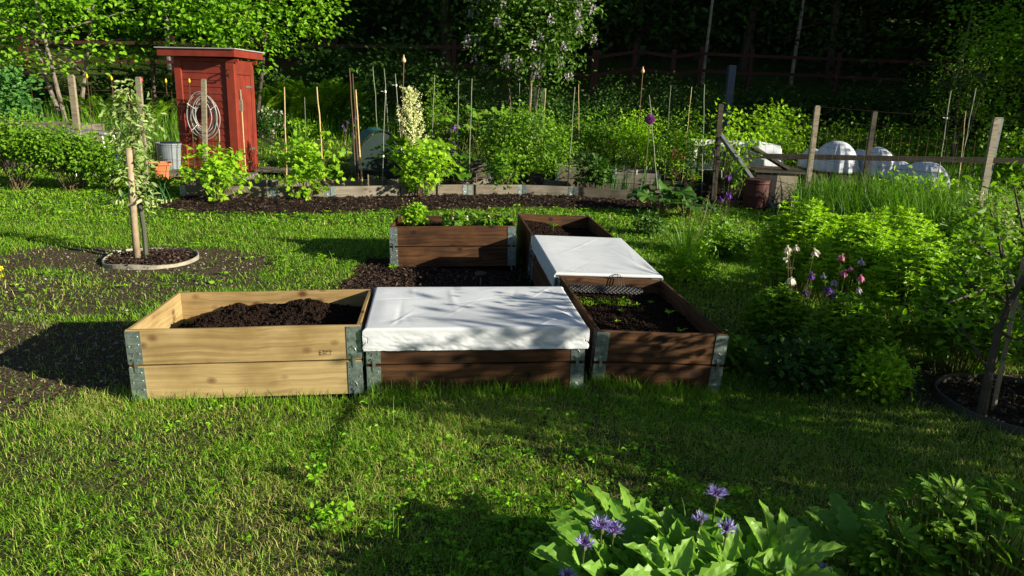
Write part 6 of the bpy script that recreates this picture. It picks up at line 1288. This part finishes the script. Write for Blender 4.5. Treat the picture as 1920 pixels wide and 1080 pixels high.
for u, Y_, k, r_, i in FT:
    if not used[k]: o = protos[k]; used[k] = True
    else: o = copy_tree(protos[k])
    p = pt(u, 180, Y_); s = .9+.3*random.random(); o.location = p-(0, 0, .3); o.rotation_euler = (0, 0, random.random()*6.28); o.scale = (s, s, s)
    w_ = [l for a, l in land if a <= u][-1]
    tag(o, 'dark shaded tree in the %s row of the wood, %s' % (wr[r_], w_), 'tree', GF)
for u, v, Y_, h_, r_, lb in ((1318, 150, 25.5, 6, .06, 'pale dead birch trunk catching light in the dark wood'), (1484, 150, 26., 7, .07, 'thin pale birch trunk at the top of the dark wood'), (1795, 150, 25.5, 6, .05, 'thin grey trunk in the wood behind the willow bush'), (320, 150, 24.6, 6, .09, 'thin trunk between the two sunlit hazels')):
    p = pt(u, v, Y_); t = thing('birch_trunk', lb, 'tree', p, 0, 'bare trunks in the wood'); g = Geo(); P = np.array([(0.12*math.sin(z*.7)*z*.1, 0, z) for z in np.linspace(-.3, h_, 14)]); g.tube(P, np.linspace(r_, r_*.5, 14), 8); g.obj('trunk', M['birch'], t)
    g = Geo()
    for i in range(7): z = 1+random.random()*(h_-1.5); a = random.random()*6.28; g.tube(curve((0, 0, z), (.9*math.cos(a), .9*math.sin(a), z+.3), .1, 6), np.linspace(r_*.3, .006, 6), 5)
    g.obj('branches', M['bark'], t)
# undergrowth in the wood
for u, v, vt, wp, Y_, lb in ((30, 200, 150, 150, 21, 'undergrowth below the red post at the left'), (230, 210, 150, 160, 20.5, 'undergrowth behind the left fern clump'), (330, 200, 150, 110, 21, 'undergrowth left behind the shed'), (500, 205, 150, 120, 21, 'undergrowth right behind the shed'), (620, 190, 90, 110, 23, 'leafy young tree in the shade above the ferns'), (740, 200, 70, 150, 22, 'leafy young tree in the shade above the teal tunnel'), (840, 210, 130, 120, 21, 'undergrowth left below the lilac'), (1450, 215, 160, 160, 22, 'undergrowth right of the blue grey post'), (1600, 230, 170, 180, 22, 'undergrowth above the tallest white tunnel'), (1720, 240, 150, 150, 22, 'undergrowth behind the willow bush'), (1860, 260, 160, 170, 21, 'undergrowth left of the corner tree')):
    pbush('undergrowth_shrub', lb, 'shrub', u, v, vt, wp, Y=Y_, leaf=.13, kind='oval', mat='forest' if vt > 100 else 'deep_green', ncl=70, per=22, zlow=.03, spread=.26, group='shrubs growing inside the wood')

# trees beyond the right edge whose shade falls on the wood and on the foreground
def shade_tree(label, x, y, H, cz, rx, rz, **kw):
    return tree('forest_tree', label, (x, y, float(terrain(x, y))), H, cz, rx, rz, group='trees beyond the right edge', **kw)
for i, (x, y) in enumerate(((22, 19), (27, 15), (32, 19), (26, 23), (20, 25), (37, 14), (35, 25), (31, 11))):
    o = copy_tree(protos[i % 3]); s = 1.15+.25*random.random(); o.location = (x, y, float(terrain(x, y))-.2); o.rotation_euler = (0, 0, i*1.3); o.scale = (s*1.15, s*1.15, s); tag(o, 'tall tree of the wood outside the picture on the right, number %s from the garden' % ['one', 'two', 'three', 'four', 'five', 'six', 'seven', 'eight', 'nine', 'ten'][i], 'tree', 'trees beyond the right edge')

hi = tree('forest_tree', 'very tall high-crowned tree outside the picture on the right, nearest the garden', (17, 17, float(terrain(17, 17))), 18, 12.2, 3.8, 5.6, leaf=.24, kind='oval', mat='forest', ncl=260, per=34, trunk=.22, group='trees beyond the right edge', spread=(.6, .6, .25), asp=.7)  # added with a high crown that shades the left part of the wood
for i, (x, y) in enumerate(((20, 20.5), (24, 18), (22.5, 14.6), (28, 21))):
    o = copy_tree(hi); o.location = (x, y, float(terrain(x, y))); o.rotation_euler = (0, 0, i*2+1); tag(o, 'very tall high-crowned tree outside the picture on the right, %s of five' % ['second', 'third', 'fourth', 'farthest'][i])
for x, y, H, rx, ncl, lb in ((4.35, .95, 1.5, .6, 130, 'nearest'), (4.6, 1.95, 2.2, .85, 280, 'second'), (4.5, 3.2, 1.62, .75, 170, 'third'), (5.2, 4.3, 1.35, .7, 90, 'farthest')):  # unseen bushes, added and sized to shade the front lawn
    bush('currant_bush', 'tall bush added for shade out of view on the right, %s of the row' % lb, 'bush', (x, y, float(terrain(x, y))), H, rx, leaf=.07, kind='lobed', mat='mid_green', ncl=ncl, per=13, zlow=.12, spread=.12, asp=.9, group='bushes added for shade out of view')
tree('tunnel_shade_tree', 'small round tree added out of view to shade the white tunnels', (14.3, 12.2, float(terrain(14.3, 12.2))), 4, 2.6, 1.7, 1.7, leaf=.11, kind='oval', mat='mid_green', ncl=120, per=24, trunk=.08)  # unseen tree added to keep the sun off the white tunnels
